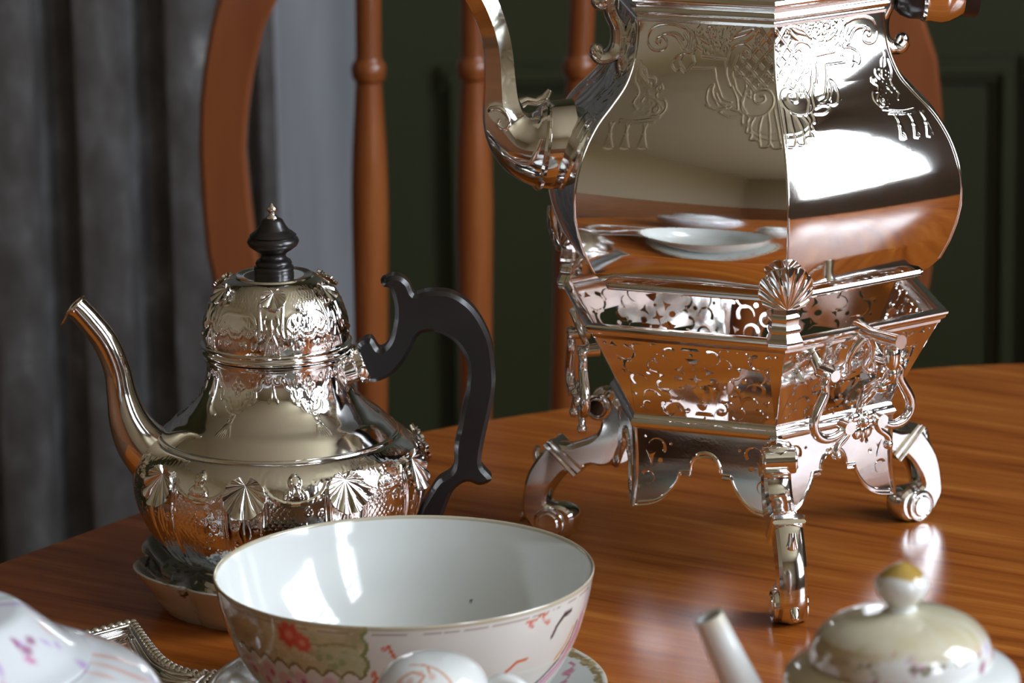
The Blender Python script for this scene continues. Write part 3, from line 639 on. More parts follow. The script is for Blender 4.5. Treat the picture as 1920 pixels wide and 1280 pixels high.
def kettle():
    t = empty('tea_kettle', (KX, KY, T0+KB), 'large six-sided silver kettle with chased shoulders, standing in the pierced stand', 'kettle')
    L0 = (0, 0, -KB)
    F = kettle_relief(); pts = np.array([p for p in catmull(KP, 12)]); zz_ = pts[:, 1]; rr = pts[:, 0]
    zs = np.concatenate([np.linspace(.1565, .2045, 44), np.linspace(.205, .2865, 270)]); Rz = np.interp(zs, zz_, rr)
    us = np.concatenate([np.linspace(-1, 1, 250)])
    def panel(mir):
        U, Z = np.meshgrid(us, zs); Rg = np.repeat(Rz[:, None], len(us), 1); c = .045*Rg*np.clip((.2865-Z)/.03, 0, 1)*np.clip((Z-.1565)/.02, 0, 1)
        A = np.stack([U*Rg*.5, -(Rg*.866+c*(1-U**2)), Z], -1)
        du = np.gradient(A, axis=1); dv = np.gradient(A, axis=0); n = np.cross(du, dv); n /= np.linalg.norm(n, axis=2, keepdims=True)
        H = np.zeros(U.shape); H[44:, :] = F.H[:, ::-1] if mir else F.H
        edge = np.clip((1-np.abs(U))/.02, 0, 1); A = A+n*(H*edge)[..., None]*.001*.85
        return gridmesh('body_facet', A, False, 180)
    pa, pb = panel(False), panel(True)
    for k in range(6):
        obj('body_facet', pa if k % 2 == 0 else pb, M['silver'], t, L0, R_(KROT-30+60*k))
    # arris beads
    for k in range(6):
        a = KROT+60*k; P = [Vector(rad(a)*(r*1.0))+Vector((0,0,z-KB)) for r, z in zip(Rz[::8], zs[::8])]
        V, Fc = tube(P, .00075, 8); obj('arris', mesh('arris', V, Fc, 80), M['silver'], t)
    base = [(0,.1547),(.0870,.1545),(.0905,.1547),(.0912,.1555),(.0900,.1564),(.0912,.1572),(.0908,.1584),(.0890,.1590)]
    V, Fc = hexloft(base); obj('base_moulding', mesh('base', V, Fc, 32), M['silver'], t, L0, R_(KROT))
    top = [(.0690,.2855),(.0708,.2862),(.0712,.2876),(.0704,.2886),(.0716,.2894),(.0728,.2908),(.0722,.2922),(.0712,.2930),(.0718,.2944),(.0734,.2956),(.0742,.2972),(.0736,.2990),(.0716,.3004),(.0700,.3012)]
    V, Fc = hexloft(top); obj('neck_moulding', mesh('topm', V, Fc, 32), M['silver'], t, L0, R_(KROT))
    lid = catmull([(.0700,.3012),(.0690,.3060),(.0640,.3110),(.0540,.3160),(.0420,.3230),(.0280,.3310),(.0160,.3350),(.0060,.3365)], 4)
    V, Fc = hexloft([tuple(p) for p in lid]); ld_ = obj('lid', mesh('lid', V, Fc, 32), M['silver'], t, L0, R_(KROT))
    fp = [(0,.336),(.006,.336),(.0045,.342),(.010,.348),(.012,.354),(.009,.361),(.004,.366),(0,.368)]
    obj('finial', lathe('finial', fp, 28, 60), M['ebony'], ld_)
    # faceted swan spout
    a = KROT-90
    SP = [(.088,.2195,.0225),(.100,.2190,.0222),(.1075,.2195,.0205),(.1140,.2215,.0175),(.1200,.2262,.0142),(.1238,.2330,.0116),(.1252,.2420,.0096),(.1255,.2530,.0084),(.1262,.2680,.0078),(.1290,.2810,.0078),(.1342,.2940,.0080),(.1420,.3060,.0080),(.1520,.3150,.0076),(.1600,.3190,.0072),(.1660,.3200,.0070)]
    C3 = catmull([(x, z, r) for x, z, r in SP], 4)
    P = [Vector(rad(a)*c[0])+Vector((0,0,c[1]-KB)) for c in C3]
    V, Fc = tube(P, [c[2] for c in C3], 48, up=(0,0,1)); nC = len(P)
    for i in range(nC):
        cc = P[i]; wgt = min(1, max(0, (i-14)/10))
        for k in range(48):
            w_ = (k*7.5) % 60-30; hx = .88/math.cos(R_(w_)); V[i*48+k] = cc+(V[i*48+k]-cc)*(hx*wgt+1*(1-wgt))
    me = mesh('spout', V, Fc, 14)
    sp = obj('spout', me, M['silver'], t)
    # collar and scroll leaves at the spout's root
    V, Fc = tube([Vector(rad(a)*x)+Vector((0,0,z-KB)) for x, z in ((.1035,.2194),(.1050,.2196),(.1062,.2198))], [.0226,.0232,.0222], 48, up=(0,0,1)); obj('spout_collar', mesh('c', V, Fc, 28), M['silver'], sp)
    ms = []
    for sg in (1, -1):
        Q = [Vector(rad(a)*(x/1000)+tan(a)*sg*y/1000)+Vector((0,0,z/1000-KB)) for x, y, z in catmull([(131.5,3,237),(130.5,7.5,240),(126,10.2,240),(122.5,12,235),(124.5,12.2,230.5),(128,10.5,232.5),(127,10.4,235)], 5)]
        V, Fc = tube(Q, [.0016-.0007*i/len(Q) for i in range(len(Q))], 8); ms.append(mesh('a', V, Fc, 60))
        Q = [Vector(rad(a)*(x/1000)+tan(a)*sg*y/1000)+Vector((0,0,z/1000-KB)) for x, y, z in catmull([(132,2,236),(129.5,6,226),(122,12,216.5),(114,15.5,213),(110,19,219),(107,19.5,226)], 5)]
        V, Fc = tube(Q, [.0016]*len(Q), 8); ms.append(mesh('b', V, Fc, 60))
    obj('spout_scroll', joinmeshes(ms, 'scroll', 60), M['silver'], sp)
    V, Fc = tube([Vector(rad(a)*x)+Vector((0,0,z-KB)) for x, z in ((.1150,.2405),(.1120,.2420),(.1075,.2410),(.1030,.2430),(.1005,.2470))], [.0030,.0024,.0022,.0024,.0014], 10); obj('spout_leaf', mesh('sl', V, Fc, 60), M['silver'], sp)
    # bail brackets
    for a in (KROT+90, KROT-90):
        ms = []
        C = catmull([(71.5,305),(70.5,296),(69.8,286),(66.5,278),(66.6,269),(70.0,263.6),(75.5,262.4),(78.4,265.6)], 5)
        Q = [Vector(rad(a)*(c[0]/1000))+Vector((0,0,c[1]/1000-KB)) for c in C]
        n_ = len(Q); V, Fc = tube(Q, [.0030+.0010*math.sin(PI*i/n_) for i in range(n_)], 12, flat=2.0, up=tan(a)*1.0); ms.append(mesh('a', V, Fc, 50))
        V, Fc = sphere(Vector(rad(a)*.0770)+Vector((0,0,.2662-KB)), .0036); ms.append(mesh('b', V, Fc, 60))
        V, Fc = sphere(Vector(rad(a)*.0735)+Vector((0,0,.2905-KB)), .0062, sc=(1,1,.8)); ms.append(mesh('d', V, Fc, 60))
        obj('handle_bracket', joinmeshes(ms, 'bracket', 50), M['silver'], t)
    # handle: silver neck, ebony grip, silver ferrule
    a = KROT+90
    def lineobj(nm, pr, m_, seg=32):
        P = [Vector(rad(a)*x)+Vector((0,0,z-KB)) for x, z, r in pr]; V, Fc = tube(P, [r for x, z, r in pr], seg); return obj(nm, mesh(nm, V, Fc, 40), m_, hd)
    hd = bpy.data.objects.new('handle', None); COL.objects.link(hd); hd.parent = t
    lineobj('handle_grip', [(.0735,.2885,.0075),(.0760,.2885,.0100),(.0800,.2885,.0118),(.0850,.2885,.0122),(.0890,.2885,.0122)], M['ebony'])
    lineobj('ferrule', [(.0860,.2885,.0126),(.0875,.2885,.0137),(.0900,.2885,.0134),(.0960,.2885,.0146),(.1000,.2885,.0142),(.1040,.2885,.0126),(.1075,.2885,.0112),(.1080,.2885,.0104)], M['silver'])
    lineobj('handle_end', [(.1040,.2885,.0108),(.1080,.2885,.0116),(.1110,.2885,.0121),(.1140,.2885,.0122),(.1146,.2885,.0114)], M['ebony'])
kettle()

# ------------------------------------------------------------------ chased teapot
TX, TY = -.1163, 1.9167
def teapot():
    Z0 = .0089
    t = empty('silver_teapot', (TX, TY, T0+Z0), 'chased silver teapot with black wooden handle and knob, in a white lobed dish', 'teapot')
    L0 = (0, 0, -Z0); NC = 1080
    # body profile
    lower = [(.0300,.0100),(.0455,.0090),(.0467,.0094),(.0462,.0110),(.0440,.0128),(.0424,.0152),(.0428,.0172),(.0452,.0192)]
    belly = catmull([(.0452,.0192),(.0508,.0230),(.0565,.0275),(.0623,.0335),(.0670,.0415),(.0707,.0506),(.0722,.0605),(.0712,.0705),(.0678,.0785),(.0625,.0835),(.0598,.0848)], 8)
    should = catmull([(.0582,.0862),(.0556,.0892),(.0515,.0935),(.0462,.0975),(.0405,.1030),(.0371,.1085),(.0352,.1135),(.0344,.1180),(.0343,.1232)], 8)
    P = lower+[tuple(p) for p in belly]+[(.0600,.0852),(.0596,.0860),(.0588,.0862)]+[tuple(p) for p in should]+[(.0352,.1236),(.0362,.1244),(.0364,.1252),(.0354,.1260),(.0330,.1262)]
    P = resample(P, .00042); z = P[:, 1]*1000
    H = np.zeros((len(P), NC))
    # belly cell (nine-fold), x in mm about the shell
    B = Field(-25, 25, 120, 26, 85.5, 150)
    m = B.mask([(-25,85.4),(25,85.4),(25,68.5),(18,69.5),(12,73),(9,78),(-9,78),(-12,73),(-18,69.5),(-25,68.5)])
    G = Field(-25, 25, 120, 26, 85.5, 150)
    for k in range(-30, 31):
        G.stroke([(k*2.9-40,26),(k*2.9+20,86)], .28, -.20, False); G.stroke([(k*2.9+40,26),(k*2.9-20,86)], .28, -.20, False)
    B.H = np.where(m, B.H+G.H, B.H)
    G2 = Field(-25, 25, 120, 26, 85.5, 150)
    for i in range(-9, 10):
        for j in range(0, 20):
            x, y = 25+i*3.2+(1.6 if j % 2 else 0), 30+j*2.1; G2.stroke(circ(x, y, .72, 7), .24, .30, False, True); G2.stroke(circ(x-50, y, .72, 7), .24, .30, False, True)
    m2 = B.mask([(9.5,66),(14,68),(25,66.5),(25,36),(14,36),(10,44)]); m3 = B.mask([(-9.5,66),(-14,68),(-25,66.5),(-25,36),(-14,36),(-10,44)])
    B.H = np.where(m2, np.maximum(B.H, G2.H), B.H)
    for x, y in [(-13,62),(-19,64),(-22.5,58),(-16,56),(-12,50),(-19.5,50),(-23,45),(-15,43)]: B.stroke(spiral(x, y, 2.6, 1.3, x*1.3+y, 1 if y > 54 else -1, 16), .36, .42, False)
    for s in (1, -1):
        B.stroke([(s*9.2,74),(s*9.0,66),(s*8.6,56),(s*8.4,46),(s*7.4,36),(s*5,28)], .8, 1.0); B.stroke([(s*11.2,72),(s*11,60),(s*10.6,46),(s*10,34)], .4, .45)
        B.stroke([(s*9,76.5),(s*12,72.6),(s*18,69.4),(s*25,68.4)], .6, .75); B.stroke([(s*10.5,75),(s*13,71.2),(s*18.5,67.9),(s*25,66.9)], .35, .4)
        B.blob(s*25, 78.2, 3.1, 1.7); B.blob(s*25, 72.4, 5.6, .9, 2.6); B.stroke(circ(s*25, 78.2, 1.9, 10), .3, 1.9, False, True)
        for dx in (1.4, 2.8, 4.4): B.stroke([(s*(25-dx*.3),75.5),(s*(25-dx),72.6),(s*(25-dx*1.2),70.6)], .3, 1.3)
        B.stroke([(s*1.6,60),(s*3.2,54),(s*1.8,48),(s*4,42),(s*2,36)], .42, .55); B.stroke(circ(s*5.2,56,1.6,9), .32, .45, False, True); B.stroke(circ(s*5.0,47,1.2,9), .32, .45, False, True)
    B.stroke([(0,62),(0,30)], .5, .6)
    B.texture(np.ones(B.H.shape, bool), .10, .9)
    fade = np.clip((z-27)/4, 0, 1)*np.clip((84.6-z)/1.0, 0, 1)
    rows = np.clip(np.searchsorted(B.y, z), 0, 149); cell = B.H[rows]*fade[:, None]*((z < 85) & (z > 26))[:, None]
    band = np.tile(cell, (1, 9)); shift = int(round((-10.5-20)/360*NC)); H += np.roll(band, shift, 1)
    # neck cell (six-fold)
    Nf = Field(-19, 19, 180, 90, 123.5, 150)
    out = [(15.5,121.4),(13.2,119.2),(12.4,116.4),(10.2,114.8),(10.4,111.8),(8.6,109.4),(5.6,108.8),(4.2,106.2),(1.8,104.6),(0,104.2)]
    inn = [(12.6,122.6),(10.8,119.4),(10.2,116.4),(8.4,114.4),(8.2,111.9),(6.8,110.6),(4.4,110.2),(2.8,107.8),(1.2,106.4),(0,106.1)]
    for s in (1, -1):
        Nf.stroke([(s*x, y) for x, y in out], .42, .55); Nf.stroke([(s*x, y) for x, y in inn], .30, .35)
        Nf.stroke(spiral(s*16.6, 120.4, 1.8, 1.2, 0 if s > 0 else PI, -s, 14), .4, .6, False); Nf.stroke([(s*18.9,117.2),(s*18.2,112.4),(s*17.0,110.2)], .4, .4)
        Nf.stroke(spiral(s*7.6, 119.6, 1.7, 1.2, 1, s, 14), .3, .32, False); Nf.stroke(spiral(s*6.2, 113.0, 1.5, 1.2, 4, -s, 14), .3, .32, False)
    for k in range(4):
        a = PI/2*k; L1 = 4.6 if k % 2 else 3.4; dx, dy = math.cos(a), math.sin(a); px, py = -dy, dx
        Nf.stroke([(0,116.2),(dx*L1*.5+px*1.3,116.2+dy*L1*.5+py*1.3),(dx*L1,116.2+dy*L1),(dx*L1*.5-px*1.3,116.2+dy*L1*.5-py*1.3),(0,116.2)], .32, .45)
    Nf.blob(0, 116.2, 1.0, .6); m = Nf.mask([(s_*x, y) for s_, L1 in ((1, inn), (-1, inn[::-1])) for x, y in L1]); Nf.texture(m, .22, .7)
    Nf.stroke([(-1.2,103.8),(1.2,103.8),(1.0,102.2),(-1.0,102.2),(-1.2,103.8)], .3, .4, False); Nf.stroke(circ(0,101.0,.9,9), .3, .45, False, True)
    Nf.blob(0, 99.0, 1.5, .6, .9); Nf.stroke([(-1.4,98.6),(1.4,98.6)], .3, .45, False)
    for k in range(-3, 4): Nf.stroke([(k*.42,98.4),(k*.95,94.6-abs(k)*-.12)], .26, .42, False)
    rows = np.clip(np.searchsorted(Nf.y, z), 0, 149); cell = Nf.H[rows]*((z > 90) & (z < 123.2) & (P[:, 0] < .056))[:, None]
    H += np.roll(np.tile(cell, (1, 6)), 0, 1)     # cells start at azimuth 0: flower at +30
    obj('body', lathe('body', P, NC, 50, H/1000*.80), M['silver'], t, L0)
    obj('foot_plate', lathe('fp', [(0,.0100),(.0310,.0100)], 48, 40), M['silver'], t, L0)
    shm = shell_mesh(.0106, 12, .0010, 'shell', -.10, 0., 150, .60, .15)
    for k in range(9):
        a = -10.5+40*k
        if abs(((a+180) % 360)-180+90) < 16: continue             # the spout root sits here
        o = obj('shell', shm, M['chased'], t, tuple(rad(a)*.0713+np.array([0,0,.0775-Z0]))); o.rotation_euler = (R_(20), PI, R_(a))
    # lid: domed, chased, with flange, disc, wooden knob and silver tip
    dome = catmull([(.0358,.1322),(.0361,.1352),(.0358,.1400),(.0349,.1455),(.0333,.1508),(.0305,.1560),(.0268,.1602),(.0228,.1632),(.0196,.1646)], 8)
    LP = [(.0330,.1262),(.0352,.1264),(.0368,.1272),(.0373,.1284),(.0368,.1295),(.0362,.1299),(.0371,.1306),(.0375,.1316),(.0366,.1322)]+[tuple(p) for p in dome]+[(.0194,.1652),(.0188,.1656),(.0150,.1650),(.0110,.1650),(.0002,.1650)]
    LP = resample(LP, .00038); z = LP[:, 1]*1000
    Lf = Field(-18, 18, 180, 131, 165, 150)
    for s in (1, -1):
        Lf.stroke([(s*6.5,157),(s*5.6,151),(s*5.0,145),(s*6.0,141.5),(s*7.8,142.4),(s*7.4,144.2)], .5, .75)
        Lf.stroke([(s*8,143.4),(s*10.5,141.2),(s*13,142.4),(s*14,143.2),(s*15.5,141.2),(s*18,140.6)], .38, .5); Lf.stroke([(s*8,146.2),(s*10.5,144.2),(s*13,145.2),(s*14,146),(s*15.5,144.2),(s*18,143.6)], .36, .45)
        for k in range(9): x = 8.6+k*1.1; Lf.stroke([(s*x,142.3),(s*x,144.6)], .24, .3, False)
        Lf.stroke([(s*18,152),(s*12,152.4),(s*8.5,150.2),(s*7.4,147)], .36, .45); Lf.blob(s*13.2,137.6,1.2,1.0); Lf.blob(s*15.4,137.6,.8,.5)
        Lf.stroke(spiral(s*4.4,137,1.6,1.3,1,s,14), .34, .4, False); Lf.stroke(spiral(s*8.6,137,1.3,1.2,2,-s,14), .32, .35, False)
        Lf.stroke([(s*2.6,152),(s*3.6,149),(s*2.4,146),(s*3.6,143)], .32, .4)
        Lf.stroke([(s*.8,142.6),(s*2.2,138.8),(s*3.6,133.4)], .34, .5); 
    Lf.blob(0,146.2,1.1,1.0); Lf.stroke([(0,150),(0,143)], .34, .55); Lf.stroke([(-2.4,138.6),(2.4,138.6)], .3, .4); Lf.stroke([(-3,136),(3,136)], .3, .4)
    for k in range(-2, 3): Lf.stroke([(k*.6,138),(k*1.1,133.6)], .26, .32, False)
    G = Field(-18, 18, 180, 131, 165, 150)
    for k in range(-30, 31): G.stroke([(k*1.9-20,131),(k*1.9+14,165)], .24, -.18, False); G.stroke([(k*1.9+20,131),(k*1.9-14,165)], .24, -.18, False)
    m = Lf.mask([(7,161.5),(18,161.5),(18,155.5),(12,155),(7.5,157)])|Lf.mask([(-7,161.5),(-18,161.5),(-18,155.5),(-12,155),(-7.5,157)]); Lf.H = np.where(m, Lf.H+G.H, Lf.H)
    m = Lf.mask([(8,150),(18,152),(18,146),(8,147)])|Lf.mask([(-8,150),(-18,152),(-18,146),(-8,147)]); Lf.texture(m, .22, .7); Lf.texture(np.ones(Lf.H.shape, bool), .10, .9)
    rows = np.clip(np.searchsorted(Lf.y, z), 0, 149); cell = Lf.H[rows]*((z > 132.6) & (z < 163.6) & (LP[:, 0] > .0215))[:, None]
    HL = np.roll(np.tile(cell, (1, 6)), -90, 1)
    lid = obj('lid', lathe('lid', LP, NC, 50, HL/1000*.80), M['silver'], t, L0)
    shl = shell_mesh(.0062, 9, .0008, 'shell', -.08, 0., 150, .60, .15)
    for k in range(6):
        a = 2+60*k; o = obj('shell', shl, M['silver'], lid, tuple(rad(a)*.0272+np.array([0,0,.1622]))); o.rotation_euler = (R_(47), PI, R_(a))
    kn = [(0,.1648),(.0098,.1648),(.0099,.1660),(.0096,.1672),(.0100,.1682),(.0096,.1694),(.0086,.1700),(.0090,.1712),(.0084,.1724),(.0066,.1736),(.0060,.1748),(.0066,.1762),(.0094,.1780),(.0118,.1798),(.0128,.1818),(.0124,.1832),(.0112,.1844),(.0116,.1850),(.0100,.1864),(.0080,.1878),(.0066,.1898),(.0055,.1918),(.0050,.1928),(.0036,.1936),(0,.1938)]
    knob = obj('knob', lathe('knob', resample(kn, .0006), 56, 50), M['ebony'], lid)
    tip = [(0,.1934),(.0030,.1935),(.0028,.1944),(.0016,.1952),(.0013,.1960),(.0018,.1966),(.0026,.1978),(.0024,.1988),(.0014,.1998),(.0006,.2008),(0,.2012)]
    obj('knob_tip', lathe('tip', tip, 24, 60), M['silver'], knob)
    # spout
    TSP = [(-56,70,15.5),(-62,74,14.6),(-69.2,82,12.6),(-74.4,93,10.0),(-77.2,105.5,7.6),(-79.2,119,6.6),(-84.1,132.5,6.5),(-91.4,143.0,6.2),(-96.6,149.2,6.0),(-98.6,151.2,6.2)]
    C3 = catmull(TSP, 6); V, Fc = tube([(c[0]/1000, 0, c[1]/1000-Z0) for c in C3], [c[2]/1000 for c in C3], 28, up=(0,1,0), cap=False); m1 = mesh('spout', V, Fc, 60)
    C4 = [(c[0]/1000, 0, c[1]/1000-Z0) for c in C3]; V, Fc = tube(C4, [c[2]/1000-.0007 for c in C3], 28, up=(0,1,0), cap=False); Fc = [f[::-1] for f in Fc]; m2 = mesh('in', V, Fc, 60)
    sp = obj('spout', joinmeshes([m1, m2], 'spout', 60), M['silver'], t)
    d = Vector((-.62, 0, .78)); c0 = Vector((-.0986, 0, .1512-Z0)); Q = []
    ux = Vector((.78,0,.62))
    for k in range(36):
        w = 2*PI*k/36; ff = max(0, -math.cos(w)); Q.append(c0+ux*math.cos(w)*(.0061+.0055*ff**5)+Vector((0,1,0))*math.sin(w)*.0061*(1-.3*ff**3)-d*(.0036*ff**4)+Vector((0,0,.0004)))
    V, Fc = tube(Q, .00075, 8, closed=True); obj('spout_lip', mesh('lip', V, Fc, 60), M['silver'], sp)
    # beak strip between the tube and the pouring lip
    V = [c0+ux*math.cos(2*PI*k/36)*.0058+Vector((0,1,0))*math.sin(2*PI*k/36)*.0060 for k in range(36)]+[q for q in Q]
    obj('spout_beak', mesh('beak', V, [(k, (k+1) % 36, 36+(k+1) % 36, 36+k) for k in range(36)], 60), M['silver'], sp)
    # handle
    HAND = [(40.7,130.7),(46.9,133.2),(50.5,128.0),(53.8,128.8),(56.8,133.8),(58.6,141.4),(59.0,148.1),(58.1,154.1),(56.6,158.3),(53.7,159.2),(53.4,162.1),(57.1,164.3),(62.0,164.1),(66.1,160.7),(68.8,155.1),(74.2,156.1),(80.7,156.4),(87.3,155.2),(93.7,151.3),(98.6,146.2),(102.9,138.9),(106.1,130.4),(107.5,119.4),(107.7,108.3),(105.9,98.1),(103.7,88.6),(100.9,76.3),(100.2,67.2),(105.1,60.3),(99.2,57.1),(92.6,59.1),(85.9,54.5),(81.7,45.0),(76.7,33.2),(66.3,32.6),(68.5,43.8),(73.9,53.4),(78.5,60.2),(84.7,64.2),(86.7,69.7),(86.9,77.9),(89.7,88.8),(91.5,98.4),(93.3,106.0),(94.3,115.4),(93.2,122.2),(90.0,128.2),(85.6,132.5),(79.5,135.5),(73.7,135.6),(70.0,133.6),(66.1,126.0),(61.0,118.5),(55.9,113.9),(49.3,111.2),(44.3,111.6),(40.7,114.6),(39.7,124.8)]
    corner = {0,1,28,33,34}; out = []; n = len(HAND); CM = catmull(HAND, 4, True)
    out = [tuple(p/1000) for p in CM]
    V, Fc = slab(out, .0062, .0020, lambda x, y, w: (x, w, y-Z0)); obj('handle', mesh('handle', V, Fc, 24), M['ebony'], t)
    V, Fc = sphere((.0548, 0, .1613-Z0), .0026, sc=(1,2.2,1)); obj('handle_scroll', mesh('hs', V, Fc, 60), M['ebony'], t)
    ax = [(.0260,.1145),(.0330,.1168),(.0385,.1185),(.0392,.1188),(.0400,.1190),(.0432,.1200),(.0440,.1203)]; rr = [.0082,.0078,.0080,.0098,.0104,.0100,.0092]
    V, Fc = tube([(x, 0, z_-Z0) for x, z_ in ax], rr, 28, up=(0,1,0)); obj('handle_socket', mesh('so', V, Fc, 35), M['silver'], t)
    V, Fc = tube([(.0640,0,.0335-Z0),(.0690,0,.0350-Z0),(.0735,0,.0375-Z0)], [.0070,.0072,.0070], 24, up=(0,1,0)); obj('handle_socket', mesh('so2', V, Fc, 35), M['silver'], t)
teapot()

# ------------------------------------------------------------------ porcelain
WHT = np.array([.70,.72,.695])
def paint(me, fn):
    """fn(x,y,z arrays) -> (n,3) glaze colours, stored on the points"""
    n = len(me.vertices); co = np.zeros(n*3); me.vertices.foreach_get('co', co); co = co.reshape(-1, 3)
    c = np.ones((n, 4)); c[:, :3] = fn(co[:, 0], co[:, 1], co[:, 2])
    at = me.color_attributes.new('Col', 'FLOAT_COLOR', 'POINT'); at.data.foreach_set('color', c.reshape(-1))
def mixc(c, m, col): m = np.clip(m, 0, 1)[:, None]; return c*(1-m)+np.array(col)*m
def seg(u, v, pts, w):
    d = np.full(u.shape, 1e9)
    for (ax, ay), (bx, by) in zip(pts[:-1], pts[1:]):
        dx, dy = bx-ax, by-ay; t = np.clip(((u-ax)*dx+(v-ay)*dy)/(dx*dx+dy*dy+1e-12), 0, 1); d = np.minimum(d, np.hypot(u-ax-t*dx, v-ay-t*dy))
    return np.clip((w-d)/(.35*w)+.5, 0, 1)
def blobm(u, v, x, y, r, k=.35): return np.clip((r-np.hypot(u-x, v-y))/(k*r)+.5, 0, 1)
def flower(c, u, v, x, y, r, col, col2):
    a = np.arctan2(v-y, u-x); rr = np.hypot(u-x, v-y); c = mixc(c, (r*(.88+.08*np.cos(7*a+x*9)+.05*np.cos(12*a))-rr)/(r*.3)+.3, col); return mixc(c, (r*.35-rr)/(r*.2)+.3, col2)

def slop_bowl():
    X, Y = -.0502, 1.715; base = .0045
    t = empty('porcelain_bowl', (X, Y, T0+base), 'wide white porcelain bowl painted outside with flowers and a bird, standing on a plate', 'bowl'); z0 = base
    outer = catmull([(.0345,.0105),(.0480,.0128),(.0590,.0178),(.0675,.0265),(.0740,.0370),(.0790,.0490),(.0828,.0620),(.0846,.0705),(.0853,.0738)], 6)
    inner = catmull([(.0838,.0744),(.0826,.0700),(.0802,.0600),(.0764,.0480),(.0712,.0370),(.0640,.0270),(.0540,.0192),(.0400,.0146),(.0200,.0130),(.0003,.0128)], 6)
    foot = [(.0003,.0102),(.0310,.0100),(.0325,.0080),(.0328,base),(.0345,base),(.0352,.0080),(.0350,.0100)]
    P = foot+[tuple(p) for p in outer]+[(.0854,.0746),(.0850,.0751),(.0844,.0750)]+[tuple(p) for p in inner]
    P = [(r, z-z0) for r, z in P]; P = resample(P, .0007)
    me = lathe('bowl', P, 600, 60)
    def fn(x, y, z):
        z = z+z0; r = np.hypot(x, y); th = np.degrees(np.arctan2(x, -y)); n = len(x); c = np.tile(WHT*.97, (n, 1))
        prof_o = np.interp(z, [p[1] for p in outer], [p[0] for p in outer]); out = (r > prof_o-.0011) & (z > .0105)
        u = th*1.45; v = z*1000; nz = fbm(th/7+40, v/6+40); q = np.tile(np.array([.68,.70,.65]), (n, 1))
        edge = -15.5+2.2*np.abs(np.sin(v*.36)); lowb = 49+3.4*np.abs(np.sin(u*.34))+np.clip((-u-40)*.05, 0, 4)
        pan = (u < edge) & (v > lowb) & (u > -175)
        base_c = np.array([.46,.40,.23])*(.75+.6*nz)[:, None]; green = np.array([.44,.49,.29])
        pc = mixc(base_c, np.clip((u+42)/10, 0, 1)*np.clip((66-v)/5, 0, 1), green); pc = mixc(pc, fbm(u/4+9, v/3)*3-1.6, (.60,.58,.42)); pc = mixc(pc, fbm(u/2.5+19, v/2.2)*4-2.6, (.30,.36,.18))
        q[pan] = pc[pan]
        m = pan & (u > edge-2.0); q[m] = (.22,.28,.11)
        m = (u < edge) & (u > -175) & (np.abs(v-lowb) < .9); q[m] = (.22,.21,.10)
        q = mixc(q, seg(u, v, [(-43,65),(-36,64.2),(-28,66),(-19,65)], .6), (.30,.30,.15)); q = mixc(q, seg(u, v, [(-40,70.5),(-30,70),(-20,71.5)], .5), (.5,.48,.34))
        q = flower(q, u, v, -51, 67.2, 7.4, (.55,.07,.05), (.68,.20,.14)); q = flower(q, u, v, -44.5, 64.2, 5.2, (.60,.10,.07), (.72,.28,.2))
        for a_, b_ in ((-32,59),(-26,57),(-30,54.5),(-37,58)): q = mixc(q, blobm(u, v, a_, b_, 1.7)*.7, (.22,.33,.15))
        for a_, b_, s_ in ((-86,44,5),(-76,41,5),(-70,46,4.2),(-60,42,5),(-50,45,4),(-44,40,4.6),(-34,45,3.6),(-28,42,4),(-20,44,3.4),(-66,35,5),(-40,34,5),(-24,36,4)): q = mixc(q, blobm(u, v, a_, b_, s_)*.75*(v < lowb), (.64,.36,.42)); q = mixc(q, blobm(u, v, a_+1.5, b_-1, s_*.4)*(v < lowb), (.52,.13,.24))
        for a_, b_ in ((-55,47),(-38,41),(-80,47),(-28,47)): q = mixc(q, blobm(u, v, a_, b_, 1.8)*.7*(v < lowb), (.38,.46,.28))
        for pts, w in (([(-5,66),(-3.4,62),(-1,58.6),(2,57),(5,57.6)], .75), ([(-1,58.6),(-2,55)], .7), ([(48,43),(51,47),(56,50.5),(62,51)], .8), ([(51,47),(50,42),(47,37)], .8), ([(58,69.5),(63,69),(67,71.4),(71,70)], .5), ([(67,71.4),(70,66.5),(73,66)], .45), ([(60,68.6),(62,66.4)], .8), ([(-12,53),(-11,50),(-13,47)], .8)): q = mixc(q, seg(u, v, pts, w), (.60,.16,.07))
        for a_, b_ in ((-7,64.6),(4,58),(-12.5,51.5),(61,67.4),(72,66)): q = flower(q, u, v, a_, b_, 1.5, (.62,.16,.16), (.8,.5,.3))
        q = mixc(q, seg(u, v, [(90,66.5),(84,66),(79.5,62.5),(77,57.5)], 1.0), (.04,.035,.035)); q = mixc(q, seg(u, v, [(101,58),(98,50),(91,43),(80,37),(68,31)], 1.0), (.14,.10,.09))
        for d_, cc in ((2.2,(.66,.30,.44)), (4.4,(.56,.14,.32)), (6.6,(.72,.44,.56)), (9,(.66,.30,.44))): q = mixc(q, seg(u, v, [(104+d_*.6,60),(101+d_*.6,50),(93+d_*.5,42-d_*.5),(81,36-d_*.6),(70,30-d_*.6)], 1.1)*.9, cc)
        q = mixc(q, seg(u, v, [(97,57),(93,50),(86,44)], .7), (.66,.26,.06)); q = mixc(q, seg(u, v, [(108,70),(109,60),(110,48)], 2.4)*.5, (.66,.42,.54))
        c[out] = q[out]
        rim = np.clip((z-.0728)/.0007, 0, 1); c = mixc(c, rim*(r > .0836)*.75, (.40,.33,.20)); c = mixc(c, (np.abs(v-71.2) < .35)*out*(fbm(th/3, v*0) > .42)*.7, (.30,.18,.12))
        c = mixc(c, blobm(x*1000, y*1000, 29, 66, .55)*(~out), (.15,.15,.13))
        return c
    paint(me, fn); obj('bowl_body', me, M['painted'], t)
